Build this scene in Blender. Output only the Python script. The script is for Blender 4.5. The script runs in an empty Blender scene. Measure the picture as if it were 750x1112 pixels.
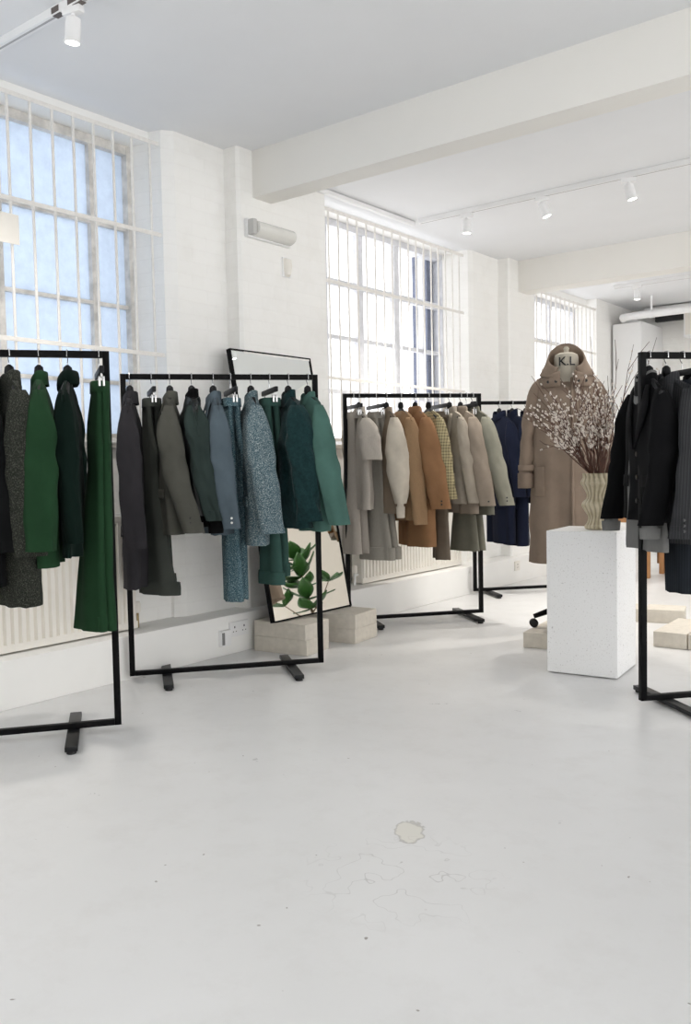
import bpy, bmesh, math, random
import numpy as np
from mathutils import Vector, Matrix, noise

random.seed(7)
S = bpy.context.scene
COL = S.collection
PI = math.pi

# ------------------------------------------------------------------ render look
S.view_settings.view_transform = 'Standard'
S.view_settings.look = 'None'
S.view_settings.exposure = 1.03
S.view_settings.gamma = 1.0
S.view_settings.use_curve_mapping = False
S.cycles.use_denoising = True
S.cycles.max_bounces = 10
S.cycles.diffuse_bounces = 6
S.cycles.glossy_bounces = 4
S.cycles.transmission_bounces = 6
S.cycles.sample_clamp_indirect = 6.0
S.cycles.caustics_reflective = False
S.cycles.caustics_refractive = False

# ------------------------------------------------------------------ materials
def lin(c):
    out = []
    for v in c:
        v /= 255.0
        out.append(v / 12.92 if v <= 0.04045 else ((v + 0.055) / 1.055) ** 2.4)
    return (out[0], out[1], out[2], 1.0)

def newmat(name):
    m = bpy.data.materials.new(name)
    m.use_nodes = True
    nt = m.node_tree
    return m, nt, nt.nodes, nt.links, nt.nodes['Principled BSDF']

def coords(nd, lk, scale=(1, 1, 1), kind='Object'):
    tc = nd.new('ShaderNodeTexCoord')
    mp = nd.new('ShaderNodeMapping')
    mp.inputs['Scale'].default_value = scale
    lk.new(tc.outputs[kind], mp.inputs['Vector'])
    return mp.outputs['Vector']

def ntex(nd, lk, vec, scale, detail=3.0, rough=0.6):
    n = nd.new('ShaderNodeTexNoise')
    n.inputs['Scale'].default_value = scale
    n.inputs['Detail'].default_value = detail
    n.inputs['Roughness'].default_value = rough
    lk.new(vec, n.inputs['Vector'])
    return n.outputs['Fac']

def ramp(nd, lk, fac, stops, interp='LINEAR'):
    r = nd.new('ShaderNodeValToRGB')
    r.color_ramp.interpolation = interp
    els = r.color_ramp.elements
    while len(els) < len(stops):
        els.new(0.5)
    for e, (p, c) in zip(els, stops):
        e.position = p
        e.color = c
    lk.new(fac, r.inputs['Fac'])
    return r.outputs['Color']

def mixc(nd, lk, fac, a, b, mode='MIX'):
    m = nd.new('ShaderNodeMix')
    m.data_type = 'RGBA'
    m.blend_type = mode
    if isinstance(fac, (int, float)):
        m.inputs[0].default_value = fac
    else:
        lk.new(fac, m.inputs[0])
    for k, v in ((6, a), (7, b)):
        if isinstance(v, tuple):
            m.inputs[k].default_value = v
        else:
            lk.new(v, m.inputs[k])
    return m.outputs[2]

def math_(nd, lk, op, a, b=None, c=None):
    m = nd.new('ShaderNodeMath')
    m.operation = op
    for k, v in enumerate((a, b, c)):
        if v is None:
            continue
        if isinstance(v, (int, float)):
            m.inputs[k].default_value = v
        else:
            lk.new(v, m.inputs[k])
    return m.outputs[0]

def bump(nd, lk, b, height, strength=0.3, dist=0.01):
    bn = nd.new('ShaderNodeBump')
    bn.inputs['Strength'].default_value = strength
    bn.inputs['Distance'].default_value = dist
    lk.new(height, bn.inputs['Height'])
    lk.new(bn.outputs['Normal'], b.inputs['Normal'])

def scale_c(c, k):
    return (min(1, c[0] * k), min(1, c[1] * k), min(1, c[2] * k), 1.0)

MATS = {}
def plain(name, rgb, rough=0.5, metal=0.0, vary=0.06, nscale=8.0, bmp=0.0, bscale=60.0, spec=0.5):
    if name in MATS:
        return MATS[name]
    m, nt, nd, lk, b = newmat(name)
    c = lin(rgb)
    v = coords(nd, lk)
    f = ntex(nd, lk, v, nscale)
    lk.new(ramp(nd, lk, f, [(0.3, scale_c(c, 1 - vary)), (0.7, scale_c(c, 1 + vary))]), b.inputs['Base Color'])
    b.inputs['Roughness'].default_value = rough
    b.inputs['Metallic'].default_value = metal
    b.inputs['Specular IOR Level'].default_value = spec
    if bmp:
        bump(nd, lk, b, ntex(nd, lk, v, bscale, 5), bmp, 0.004)
    MATS[name] = m
    return m

def calm(c, k=0.68, g=0.14):
    l = 0.3 * c[0] + 0.59 * c[1] + 0.11 * c[2]
    return tuple((v * (1 - g) + l * g) * k for v in c[:3]) + (1.0,)

def fabric(name, rgb, kind='plain', rgb2=None, amount=0.5):
    if name in MATS:
        return MATS[name]
    m, nt, nd, lk, b = newmat(name)
    c = calm(lin(rgb))
    v = coords(nd, lk)
    big = ntex(nd, lk, v, 7.0, 3)
    base = ramp(nd, lk, big, [(0.3, scale_c(c, 0.88)), (0.7, scale_c(c, 1.1))])
    fine = ntex(nd, lk, v, 420.0, 2)
    hgt, stren = fine, 0.25
    b.inputs['Roughness'].default_value = 0.88
    b.inputs['Specular IOR Level'].default_value = 0.06
    b.inputs['Sheen Weight'].default_value = 0.02
    b.inputs['Sheen Roughness'].default_value = 0.5
    if kind in ('tweed', 'fleck'):
        c2 = calm(lin(rgb2), .8)
        f1 = ntex(nd, lk, v, 240.0, 2, 0.7)
        f2 = ntex(nd, lk, v, 200.0, 2, 0.7)
        base = mixc(nd, lk, ramp(nd, lk, f1, [(0.52, (0, 0, 0, 1)), (0.64, (1, 1, 1, 1))]), base, c2)
        base = mixc(nd, lk, ramp(nd, lk, f2, [(0.30, (1, 1, 1, 1)), (0.44, (0, 0, 0, 1))]), base, scale_c(c, 0.5))
        hgt, stren = f1, 0.6
    elif kind in ('pinstripe', 'check'):
        sx = nd.new('ShaderNodeSeparateXYZ')
        lk.new(v, sx.inputs[0])
        u = math_(nd, lk, 'ADD', sx.outputs[0], sx.outputs[1])
        per = 0.016 if kind == 'pinstripe' else 0.020
        a = math_(nd, lk, 'FRACT', math_(nd, lk, 'DIVIDE', u, per))
        sa = math_(nd, lk, 'LESS_THAN', a, 0.14 if kind == 'pinstripe' else 0.33)
        if kind == 'check':
            bz = math_(nd, lk, 'FRACT', math_(nd, lk, 'DIVIDE', sx.outputs[2], per))
            sb = math_(nd, lk, 'LESS_THAN', bz, 0.33)
            sa = math_(nd, lk, 'MULTIPLY', math_(nd, lk, 'ADD', sa, sb), 0.5)
        sa = math_(nd, lk, 'MULTIPLY', sa, amount)
        base = mixc(nd, lk, sa, base, calm(lin(rgb2)))
    elif kind == 'fuzzy':
        f1 = ntex(nd, lk, v, 55.0, 5, 0.7)
        base = mixc(nd, lk, ramp(nd, lk, f1, [(0.35, (0, 0, 0, 1)), (0.7, (1, 1, 1, 1))]), scale_c(c, 0.72), scale_c(c, 1.25))
        hgt, stren = f1, 0.9
        b.inputs['Sheen Weight'].default_value = 0.08
    elif kind == 'linen':
        f1 = ntex(nd, lk, coords(nd, lk, (260, 260, 40)), 1.0, 2)
        base = mixc(nd, lk, f1, scale_c(c, 0.85), scale_c(c, 1.12))
        hgt, stren = f1, 0.3
    elif kind == 'satin':
        b.inputs['Roughness'].default_value = 0.28
        b.inputs['Specular IOR Level'].default_value = 0.6
    lk.new(base, b.inputs['Base Color'])
    bump(nd, lk, b, hgt, stren, 0.003)
    MATS[name] = m
    return m

def paint_brick(name, rgb, bstr=0.35, axis='YZ', rough=0.6):
    m, nt, nd, lk, b = newmat(name)
    tc = nd.new('ShaderNodeTexCoord')
    sx = nd.new('ShaderNodeSeparateXYZ')
    lk.new(tc.outputs['Object'], sx.inputs[0])
    cb = nd.new('ShaderNodeCombineXYZ')
    uax = math_(nd, lk, 'ADD', sx.outputs[0], sx.outputs[1])
    lk.new(uax, cb.inputs[0])
    lk.new(sx.outputs[2], cb.inputs[1])
    br = nd.new('ShaderNodeTexBrick')
    br.inputs['Scale'].default_value = 1.0
    br.inputs['Brick Width'].default_value = 0.225
    br.inputs['Row Height'].default_value = 0.075
    br.inputs['Mortar Size'].default_value = 0.006
    br.inputs['Mortar Smooth'].default_value = 0.9
    c = lin(rgb)
    br.inputs['Color1'].default_value = c
    br.inputs['Color2'].default_value = scale_c(c, 0.985)
    br.inputs['Mortar'].default_value = scale_c(c, 0.975)
    lk.new(cb.outputs[0], br.inputs['Vector'])
    n = ntex(nd, lk, tc.outputs['Object'], 5.0, 6, 0.65)
    col = mixc(nd, lk, 1.0, br.outputs['Color'], ramp(nd, lk, n, [(0.32, (0.965, 0.962, 0.955, 1)), (0.5, (1, 1, 1, 1))]), 'MULTIPLY')
    lk.new(col, b.inputs['Base Color'])
    b.inputs['Roughness'].default_value = rough
    h = math_(nd, lk, 'SUBTRACT', ntex(nd, lk, tc.outputs['Object'], 22.0, 5, 0.6), math_(nd, lk, 'MULTIPLY', br.outputs['Fac'], 0.3))
    bump(nd, lk, b, h, bstr, 0.012)
    return m

M_wall = paint_brick('white_painted_brick', (247, 246, 243), 0.22)
M_plaster = plain('white_plaster', (244, 243, 240), 0.7, vary=0.02, nscale=3, bmp=0.12, bscale=9)
M_beam = plain('beam_paint', (238, 236, 231), 0.65, vary=0.015, nscale=2, bmp=0.05, bscale=12)
M_ceil = plain('ceiling_paint', (232, 233, 235), 0.75, vary=0.012, nscale=2.5, bmp=0.05, bscale=14)
M_black = plain('black_powder_coat', (7, 7, 8), 0.5, vary=0.1, nscale=20, spec=0.12)
M_foot = plain('dark_grey_steel_foot', (24, 25, 27), 0.4, vary=0.15, nscale=25, spec=0.25)
M_rubber = plain('black_rubber', (10, 10, 10), 0.7)
M_hook = plain('brushed_steel_wire', (205, 205, 205), 0.25, metal=0.9, vary=0.05)
M_hang = plain('black_stained_wood', (28, 28, 30), 0.5, vary=0.15, nscale=30, spec=0.2)
M_white = plain('white_enamel', (240, 240, 240), 0.35, vary=0.01)
M_cream = plain('cream_enamel', (236, 232, 224), 0.4, vary=0.02, nscale=10)
M_grille = plain('off_white_bar_paint', (232, 229, 224), 0.5, vary=0.05, nscale=40)
M_frame = plain('worn_window_frame_paint', (218, 214, 208), 0.6, vary=0.2, nscale=14, bmp=0.2, bscale=40)
M_frame2 = plain('pale_window_frame_paint', (214, 215, 220), 0.6, vary=0.10, nscale=14)
M_block = plain('sand_grey_stone', (212, 205, 193), 0.85, vary=0.07, nscale=25, bmp=0.3, bscale=90)
M_pipe = plain('white_pipe_paint', (238, 238, 238), 0.4, vary=0.02)
M_dark = plain('dark_gap', (40, 40, 42), 0.8)
M_brass = plain('brass', (160, 140, 100), 0.35, metal=0.8)
M_btn = plain('black_button', (22, 21, 22), 0.3, vary=0.1, nscale=60)
M_btn_l = plain('pale_button', (205, 205, 200), 0.25, vary=0.1, nscale=60)
M_btn_g = plain('gilt_button', (196, 186, 150), 0.25, metal=0.7)
M_inside = fabric('dark_lining', (26, 26, 28))
M_wood = plain('brown_oiled_wood', (132, 92, 52), 0.5, vary=0.25, nscale=6)
M_wood2 = plain('pale_wood', (176, 128, 84), 0.55, vary=0.15, nscale=9)
M_soil = plain('potting_soil', (48, 38, 30), 0.95, vary=0.3, nscale=50, bmp=0.6)

# floor: glossy white painted concrete with wear marks
def floor_mat():
    m, nt, nd, lk, b = newmat('white_painted_concrete')
    v = coords(nd, lk)
    n1 = ntex(nd, lk, v, 0.8, 4)
    base = ramp(nd, lk, n1, [(0.3, lin((216, 216, 215))), (0.7, lin((226, 226, 226)))])
    n2 = ntex(nd, lk, v, 6.0, 6, 0.7)
    base = mixc(nd, lk, 1.0, base, ramp(nd, lk, n2, [(0.30, (0.96, 0.955, 0.95, 1)), (0.5, (1, 1, 1, 1))]), 'MULTIPLY')
    # small dark specks
    n3 = ntex(nd, lk, v, 38.0, 1, 0.4)
    base = mixc(nd, lk, ramp(nd, lk, n3, [(0.79, (0, 0, 0, 1)), (0.82, (1, 1, 1, 1))]), base, lin((150, 146, 140)))
    # a chipped patch of paint and hairline flaking below it
    sx = nd.new('ShaderNodeSeparateXYZ')
    lk.new(v, sx.inputs[0])
    dx = math_(nd, lk, 'SUBTRACT', sx.outputs[0], -1.42)
    dy = math_(nd, lk, 'SUBTRACT', sx.outputs[1], 2.076)
    uu = math_(nd, lk, 'ADD', math_(nd, lk, 'MULTIPLY', dx, 0.83), math_(nd, lk, 'MULTIPLY', dy, 0.56))
    vv = math_(nd, lk, 'MULTIPLY', math_(nd, lk, 'SUBTRACT', math_(nd, lk, 'MULTIPLY', dy, 0.83), math_(nd, lk, 'MULTIPLY', dx, 0.56)), 0.60)
    d = math_(nd, lk, 'SQRT', math_(nd, lk, 'ADD', math_(nd, lk, 'MULTIPLY', uu, uu), math_(nd, lk, 'MULTIPLY', vv, vv)))
    wob = math_(nd, lk, 'MULTIPLY', math_(nd, lk, 'SUBTRACT', ntex(nd, lk, v, 18.0, 3), 0.5), 0.06)
    d2 = math_(nd, lk, 'ADD', d, wob)
    inside = ramp(nd, lk, d2, [(0.040, (1, 1, 1, 1)), (0.044, (0, 0, 0, 1))])
    rim = ramp(nd, lk, d2, [(0.036, (0, 0, 0, 1)), (0.042, (1, 1, 1, 1)), (0.047, (0, 0, 0, 1))])
    base = mixc(nd, lk, inside, base, lin((216, 214, 206)))
    base = mixc(nd, lk, math_(nd, lk, 'MULTIPLY', rim, 0.55), base, lin((120, 116, 110)))
    # flakes
    fx = math_(nd, lk, 'SUBTRACT', sx.outputs[0], -1.28)
    fy = math_(nd, lk, 'SUBTRACT', sx.outputs[1], 1.83)
    fd = math_(nd, lk, 'SQRT', math_(nd, lk, 'ADD', math_(nd, lk, 'MULTIPLY', fx, fx), math_(nd, lk, 'MULTIPLY', fy, fy)))
    fm = ramp(nd, lk, fd, [(0.10, (1, 1, 1, 1)), (0.30, (0, 0, 0, 1))])
    n4 = ntex(nd, lk, v, 9.0, 2, 0.5)
    line = ramp(nd, lk, n4, [(0.525, (0, 0, 0, 1)), (0.533, (1, 1, 1, 1)), (0.541, (0, 0, 0, 1))])
    base = mixc(nd, lk, math_(nd, lk, 'MULTIPLY', math_(nd, lk, 'MULTIPLY', line, fm), 0.5), base, lin((135, 131, 126)))
    lk.new(base, b.inputs['Base Color'])
    rr = ramp(nd, lk, n2, [(0.3, (0.42, 0.42, 0.42, 1)), (0.7, (0.27, 0.27, 0.27, 1))])
    lk.new(rr, b.inputs['Roughness'])
    b.inputs['Specular IOR Level'].default_value = 0.45
    bump(nd, lk, b, n2, 0.04, 0.01)
    return m
M_floor = floor_mat()

def frosted(name, rgb, mixv=0.0):
    m, nt, nd, lk, b = newmat(name)
    nt.nodes.remove(b)
    v = coords(nd, lk)
    n = ntex(nd, lk, v, 14.0, 6, 0.7)
    c = lin(rgb)
    col = ramp(nd, lk, n, [(0.3, scale_c(c, 0.90)), (0.7, scale_c(c, 1.08))])
    t = nd.new('ShaderNodeBsdfTranslucent')
    d = nd.new('ShaderNodeBsdfDiffuse')
    lk.new(col, t.inputs['Color'])
    lk.new(col, d.inputs['Color'])
    mx = nd.new('ShaderNodeMixShader')
    mx.inputs[0].default_value = 0.15
    lk.new(t.outputs[0], mx.inputs[1])
    lk.new(d.outputs[0], mx.inputs[2])
    lk.new(mx.outputs[0], nd['Material Output'].inputs['Surface'])
    return m
M_pane_blue = frosted('pale_blue_frosted_glass', (152, 165, 183))

def clear_glass():
    m, nt, nd, lk, b = newmat('clear_window_glass')
    nt.nodes.remove(b)
    t = nd.new('ShaderNodeBsdfTransparent')
    g = nd.new('ShaderNodeBsdfGlossy')
    g.inputs['Roughness'].default_value = 0.05
    t.inputs['Color'].default_value = (0.97, 0.98, 1.0, 1)
    mx = nd.new('ShaderNodeMixShader')
    mx.inputs[0].default_value = 0.05
    lk.new(t.outputs[0], mx.inputs[1])
    lk.new(g.outputs[0], mx.inputs[2])
    lk.new(mx.outputs[0], nd['Material Output'].inputs['Surface'])
    return m
M_pane = clear_glass()

def emis(name, rgb, st):
    m, nt, nd, lk, b = newmat(name)
    b.inputs['Base Color'].default_value = lin(rgb)
    b.inputs['Emission Color'].default_value = lin(rgb)
    b.inputs['Emission Strength'].default_value = st
    return m
M_lamp = emis('lit_lamp_lens', (255, 252, 245), 6.0)

def mirror_mat():
    m, nt, nd, lk, b = newmat('silvered_mirror_glass')
    b.inputs['Base Color'].default_value = (0.90, 0.93, 0.92, 1)
    b.inputs['Metallic'].default_value = 1.0
    b.inputs['Roughness'].default_value = 0.015
    return m
M_mirror = mirror_mat()

def terrazzo():
    m, nt, nd, lk, b = newmat('white_speckled_terrazzo')
    v = coords(nd, lk)
    vo = nd.new('ShaderNodeTexVoronoi')
    vo.inputs['Scale'].default_value = 46.0
    lk.new(v, vo.inputs['Vector'])
    n = ntex(nd, lk, v, 120.0, 3, 0.7)
    n2 = ntex(nd, lk, v, 55.0, 4, 0.7)
    base = lin((238, 238, 238))
    c = mixc(nd, lk, ramp(nd, lk, n, [(0.60, (0, 0, 0, 1)), (0.67, (1, 1, 1, 1))]), base, lin((196, 194, 192)))
    c = mixc(nd, lk, ramp(nd, lk, n2, [(0.645, (0, 0, 0, 1)), (0.69, (1, 1, 1, 1))]), c, lin((186, 184, 182)))
    lk.new(c, b.inputs['Base Color'])
    b.inputs['Roughness'].default_value = 0.5
    return m
M_terr = terrazzo()

def glaze():
    m, nt, nd, lk, b = newmat('cream_olive_glaze')
    v = coords(nd, lk)
    g = nd.new('ShaderNodeNewGeometry')
    n = ntex(nd, lk, v, 22.0, 4)
    pt = ramp(nd, lk, g.outputs['Pointiness'], [(0.44, (1, 1, 1, 1)), (0.52, (0, 0, 0, 1))])
    c = mixc(nd, lk, ramp(nd, lk, n, [(0.35, (0, 0, 0, 1)), (0.7, (1, 1, 1, 1))]), lin((206, 194, 168)), lin((182, 170, 140)))
    c = mixc(nd, lk, math_(nd, lk, 'MULTIPLY', pt, 0.8), c, lin((104, 92, 64)))
    lk.new(c, b.inputs['Base Color'])
    b.inputs['Roughness'].default_value = 0.32
    return m
M_vase = glaze()
M_twig = plain('red_brown_bark', (88, 58, 46), 0.7, vary=0.25, nscale=30)
M_catkin = plain('silky_white_catkin', (232, 222, 212), 0.9, vary=0.06, nscale=60, bmp=0.3, bscale=300)
M_leaf = plain('glossy_fig_leaf', (52, 92, 40), 0.35, vary=0.25, nscale=10)
M_trunk = plain('grey_brown_trunk', (112, 92, 72), 0.8, vary=0.2, nscale=30)
M_beige = plain('warm_lit_plaster', (214, 203, 190), 0.8, vary=0.03, nscale=3)  # beige stands in for warm light falling on a white wall
M_linen = fabric('natural_linen', (222, 212, 192), 'linen')

# ------------------------------------------------------------------ mesh helpers
class MB:
    def __init__(s):
        s.v, s.f = [], []
    def add(s, vs, fs):
        o = len(s.v)
        s.v += [tuple(p) for p in vs]
        s.f += [tuple(i + o for i in f) for f in fs]
        return s
    def box(s, x0, x1, y0, y1, z0, z1, b=0.0):
        if b <= 0:
            v = [(x, y, z) for x in (x0, x1) for y in (y0, y1) for z in (z0, z1)]
            f = [(0, 1, 3, 2), (4, 6, 7, 5), (0, 4, 5, 1), (2, 3, 7, 6), (0, 2, 6, 4), (1, 5, 7, 3)]
            return s.add(v, f)
        bm = bmesh.new()
        bmesh.ops.create_cube(bm, size=1.0)
        for q in bm.verts:
            q.co = Vector(((x0 + x1) / 2 + q.co.x * (x1 - x0), (y0 + y1) / 2 + q.co.y * (y1 - y0), (z0 + z1) / 2 + q.co.z * (z1 - z0)))
        bmesh.ops.bevel(bm, geom=bm.edges[:], offset=b, segments=2, profile=0.6, affect='EDGES')
        bm.verts.index_update()
        s.add([q.co[:] for q in bm.verts], [[q.index for q in f.verts] for f in bm.faces])
        bm.free()
        return s
    def xform(s, M):
        s.v = [tuple(M @ Vector(p)) for p in s.v]
        return s
    def loft(s, rings, closed=True, cap0=False, cap1=False):
        n = len(rings[0])
        vs = [p for r in rings for p in r]
        fs = []
        for i in range(len(rings) - 1):
            for j in range(n if closed else n - 1):
                k = (j + 1) % n
                fs.append((i * n + j, i * n + k, (i + 1) * n + k, (i + 1) * n + j))
        if cap0:
            fs.append(tuple(reversed(range(n))))
        if cap1:
            fs.append(tuple((len(rings) - 1) * n + j for j in range(n)))
        return s.add(vs, fs)
    def tube(s, pts, rad, n=8, cap=True):
        pts = [Vector(p) for p in pts]
        if not isinstance(rad, (list, tuple)):
            rad = [rad] * len(pts)
        rings = []
        ref = None
        for i, p in enumerate(pts):
            t = (pts[min(i + 1, len(pts) - 1)] - pts[max(i - 1, 0)]).normalized()
            if ref is None:
                ref = Vector((0, 0, 1)) if abs(t.z) < 0.9 else Vector((1, 0, 0))
            u = (ref - t * ref.dot(t)).normalized()
            ref = u
            w = t.cross(u)
            rings.append([p + (u * math.cos(a) + w * math.sin(a)) * rad[i] for a in [2 * PI * k / n for k in range(n)]])
        return s.loft(rings, True, cap, cap)
    def lathe(s, prof, n=32, cx=0, cy=0):
        rings = [[(cx + r * math.cos(2 * PI * k / n), cy + r * math.sin(2 * PI * k / n), z) for k in range(n)] for r, z in prof]
        return s.loft(rings, True, True, True)
    def cyl(s, p0, p1, r, n=16):
        return s.tube([p0, p1], r, n)
    def ell(s, c, r, n=10, m=6):
        rings = []
        for i in range(1, m):
            a = PI * i / m
            rings.append([(c[0] + r[0] * math.sin(a) * math.cos(2 * PI * k / n), c[1] + r[1] * math.sin(a) * math.sin(2 * PI * k / n), c[2] - r[2] * math.cos(a)) for k in range(n)])
        return s.loft(rings, True, True, True)
    def build(s, name, mat, parent=None, smooth=True, angle=40, solid=0.0):
        me = bpy.data.meshes.new(name)
        me.from_pydata(s.v, [], s.f)
        me.validate()
        bm = bmesh.new()
        bm.from_mesh(me)
        bmesh.ops.recalc_face_normals(bm, faces=bm.faces[:])
        bm.to_mesh(me)
        bm.free()
        if smooth:
            me.shade_smooth()
            me.set_sharp_from_angle(angle=math.radians(angle))
        for q in (mat if isinstance(mat, (list, tuple)) else [mat]):
            me.materials.append(q)
        o = bpy.data.objects.new(name, me)
        COL.objects.link(o)
        if parent is not None:
            o.parent = parent
        if solid:
            md = o.modifiers.new('thickness', 'SOLIDIFY')
            md.thickness = solid
            md.offset = 0
        return o

def thing(name, label, cat, loc=(0, 0, 0), rz=0.0, group=None):
    o = bpy.data.objects.new(name, None)
    o.empty_display_size = 0.1
    COL.objects.link(o)
    o.location = loc
    o.rotation_euler = (0, 0, rz)
    o['label'] = label
    o['category'] = cat
    if group:
        o['group'] = group
    return o

def tag(o, label, cat, group=None):
    o['label'] = label
    o['category'] = cat
    if group:
        o['group'] = group
    return o

def struct(o, label=None):
    o['kind'] = 'structure'
    if label:
        o['label'] = label
    return o

def copy_tree(o, parent=None):
    c = o.copy()
    COL.objects.link(c)
    if parent is not None:
        c.parent = parent
    for ch in [q for q in bpy.data.objects if q.parent == o]:
        copy_tree(ch, c)
    return c

# ------------------------------------------------------------------ the room
YE = 10.46
struct(MB().box(-4.3, 4.6, -2.6, YE + 0.2, -0.12, 0.0).build('floor', M_floor, smooth=False), 'white painted concrete floor with worn patches')
struct(MB().box(-4.3, 4.6, -2.6, 3.90, 2.95, 3.10).build('ceiling', M_ceil, smooth=False), 'white ceiling of the front bay')
struct(MB().box(-4.3, 4.6, 3.99, 7.35, 2.88, 3.10).build('ceiling', M_ceil, smooth=False), 'white ceiling between the two beams')
struct(MB().box(-4.3, 4.6, 7.42, YE + 0.2, 2.84, 3.10).build('ceiling', M_ceil, smooth=False), 'white ceiling of the back bay')
struct(MB().box(-3.72, 4.6, 3.872, 4.04, 2.675, 3.06, 0.008).build('beam', M_beam), 'near white ceiling beam')
struct(MB().box(-3.72, 4.6, 7.29, 7.50, 2.604, 3.06, 0.008).build('beam', M_beam), 'far white ceiling beam')
struct(MB().box(-4.3, 4.6, YE, YE + 0.2, 0, 2.9).build('wall_back', M_wall, smooth=False), 'white painted brick back wall')
struct(MB().box(-4.3, 4.6, -2.8, -2.6, 0, 3.1).build('wall_front', M_plaster, smooth=False))
# window wall: low walls, plinth, piers, lintels
struct(MB().box(-4.3, -3.87, -2.6, YE, 0, 1.22).build('wall_left', M_wall, smooth=False), 'white painted brick wall under the windows')
struct(MB().box(-3.90, -3.62, -2.6, 9.76, 0, 0.225, 0.006).build('baseboard_left', M_plaster), 'white plinth ledge running along the window wall')
def prism(pts, z0, z1):
    n = len(pts)
    return MB().add([(x, y, z0) for x, y in pts] + [(x, y, z1) for x, y in pts],
                    [tuple(range(n)), tuple(range(n, 2 * n))] + [(i, (i + 1) % n, n + (i + 1) % n, n + i) for i in range(n)])
struct(prism([(-4.3, 3.22), (-4.08, 3.25), (-3.85, 3.30), (-3.81, 3.362), (-3.81, 3.76), (-4.3, 3.76)], 0.0, 2.97).build('pillar', M_wall, smooth=False), 'white painted brick pier beside the blue window')
struct(prism([(-4.3, 3.74), (-3.715, 3.745), (-3.70, 3.765), (-3.70, 4.548), (-4.3, 4.70)], 0.0, 2.97).build('pillar', M_wall, smooth=False), 'white pier under the near beam')
struct(prism([(-4.3, 6.57), (-4.08, 6.57), (-3.83, 6.62), (-3.81, 6.671), (-3.81, 7.15), (-4.3, 7.15)], 0.0, 2.92).build('pillar', M_wall, smooth=False), 'white pier right of the middle window')
struct(prism([(-4.3, 7.12), (-3.715, 7.115), (-3.70, 7.13), (-3.70, 7.62), (-4.3, 7.75)], 0.0, 2.92).build('pillar', M_wall, smooth=False), 'white pier under the far beam')
struct(prism([(-4.3, 9.34), (-4.08, 9.34), (-3.81, 9.36), (-3.81, YE), (-4.3, YE)], 0.0, 2.9).build('pillar', M_wall, smooth=False), 'white pier beside the tall cupboard')
for y0, y1, z in ((-2.6, 3.3, 2.89), (4.5, 6.7, 2.865), (7.6, 9.4, 2.76)):
    struct(MB().box(-4.3, -3.93, y0, y1, z, 3.08).build('wall_left', M_plaster, smooth=False))
# partition wall seen only in the mirror, warm light put into its beige colour
struct(MB().box(-0.2, 3.2, 9.2, 9.32, 0, 2.84).build('wall_right', M_beige, smooth=False), 'partition wall, its beige standing for warm light, seen in the leaning mirror')

# ------------------------------------------------------------------ windows and grilles
def window(name, y0, y1, z0, z1, X, verts, hors, pane, frame, label, grille, fw=0.035):
    w = thing(name, label, 'window', (X, (y0 + y1) / 2, z0))
    w['kind'] = 'structure'
    M = Matrix.Translation((-X, -(y0 + y1) / 2, -z0))
    f = MB()
    f.box(X - 0.04, X + 0.045, y0, y0 + 0.055, z0, z1).box(X - 0.04, X + 0.045, y1 - 0.055, y1, z0, z1)
    f.box(X - 0.038, X + 0.042, y0 + 0.001, y1 - 0.001, z0 + 0.001, z0 + 0.05).box(X - 0.038, X + 0.042, y0 + 0.001, y1 - 0.001, z1 - 0.05, z1 - 0.001)
    f.xform(M).build('frame', frame, w, smooth=False)
    mu = MB()
    for q in verts:
        y, wd = q
        mu.box(X - 0.02, X + 0.03, y - wd / 2, y + wd / 2, z0, z1)
    for z, wd in hors:
        mu.box(X - 0.018, X + 0.026, y0, y1, z - wd / 2, z + wd / 2)
    mu.xform(M).build('glazing_bars', frame, w, smooth=False)
    MB().add([(X, y0 + .02, z0 + .02), (X, y1 - .02, z0 + .02), (X, y1 - .02, z1 - .02), (X, y0 + .02, z1 - .02)], [(0, 1, 2, 3)]).xform(M).build('pane', pane, w, smooth=False)
    MB().box(X - 0.1, -3.84, y0 - 0.05, y1 + 0.02, z0 - 0.03, z0 - 0.002, 0.004).xform(M).build('sill', M_cream, w)
    gy0, gy1, gz0, gz1, gap, hz, r, glabel = grille
    gx = -3.83
    g = thing('security_grille', glabel, 'window grille', (gx, (gy0 + gy1) / 2, gz0))
    MG = Matrix.Translation((-gx, -(gy0 + gy1) / 2, -gz0))
    y = gy1
    nb = 0
    while y > gy0 and nb < 40:
        MB().cyl((gx, y, gz0), (gx, y, gz1), r, 10).xform(MG).build('bar', M_grille, g)
        y -= gap
        nb += 1
    for z in hz:
        MB().box(gx + r * 0.6, gx + r * 0.6 + 0.006, y, gy1 + 0.06, z - 0.011, z + 0.011).xform(MG).build('crossbar', M_grille, g)
    return w

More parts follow.
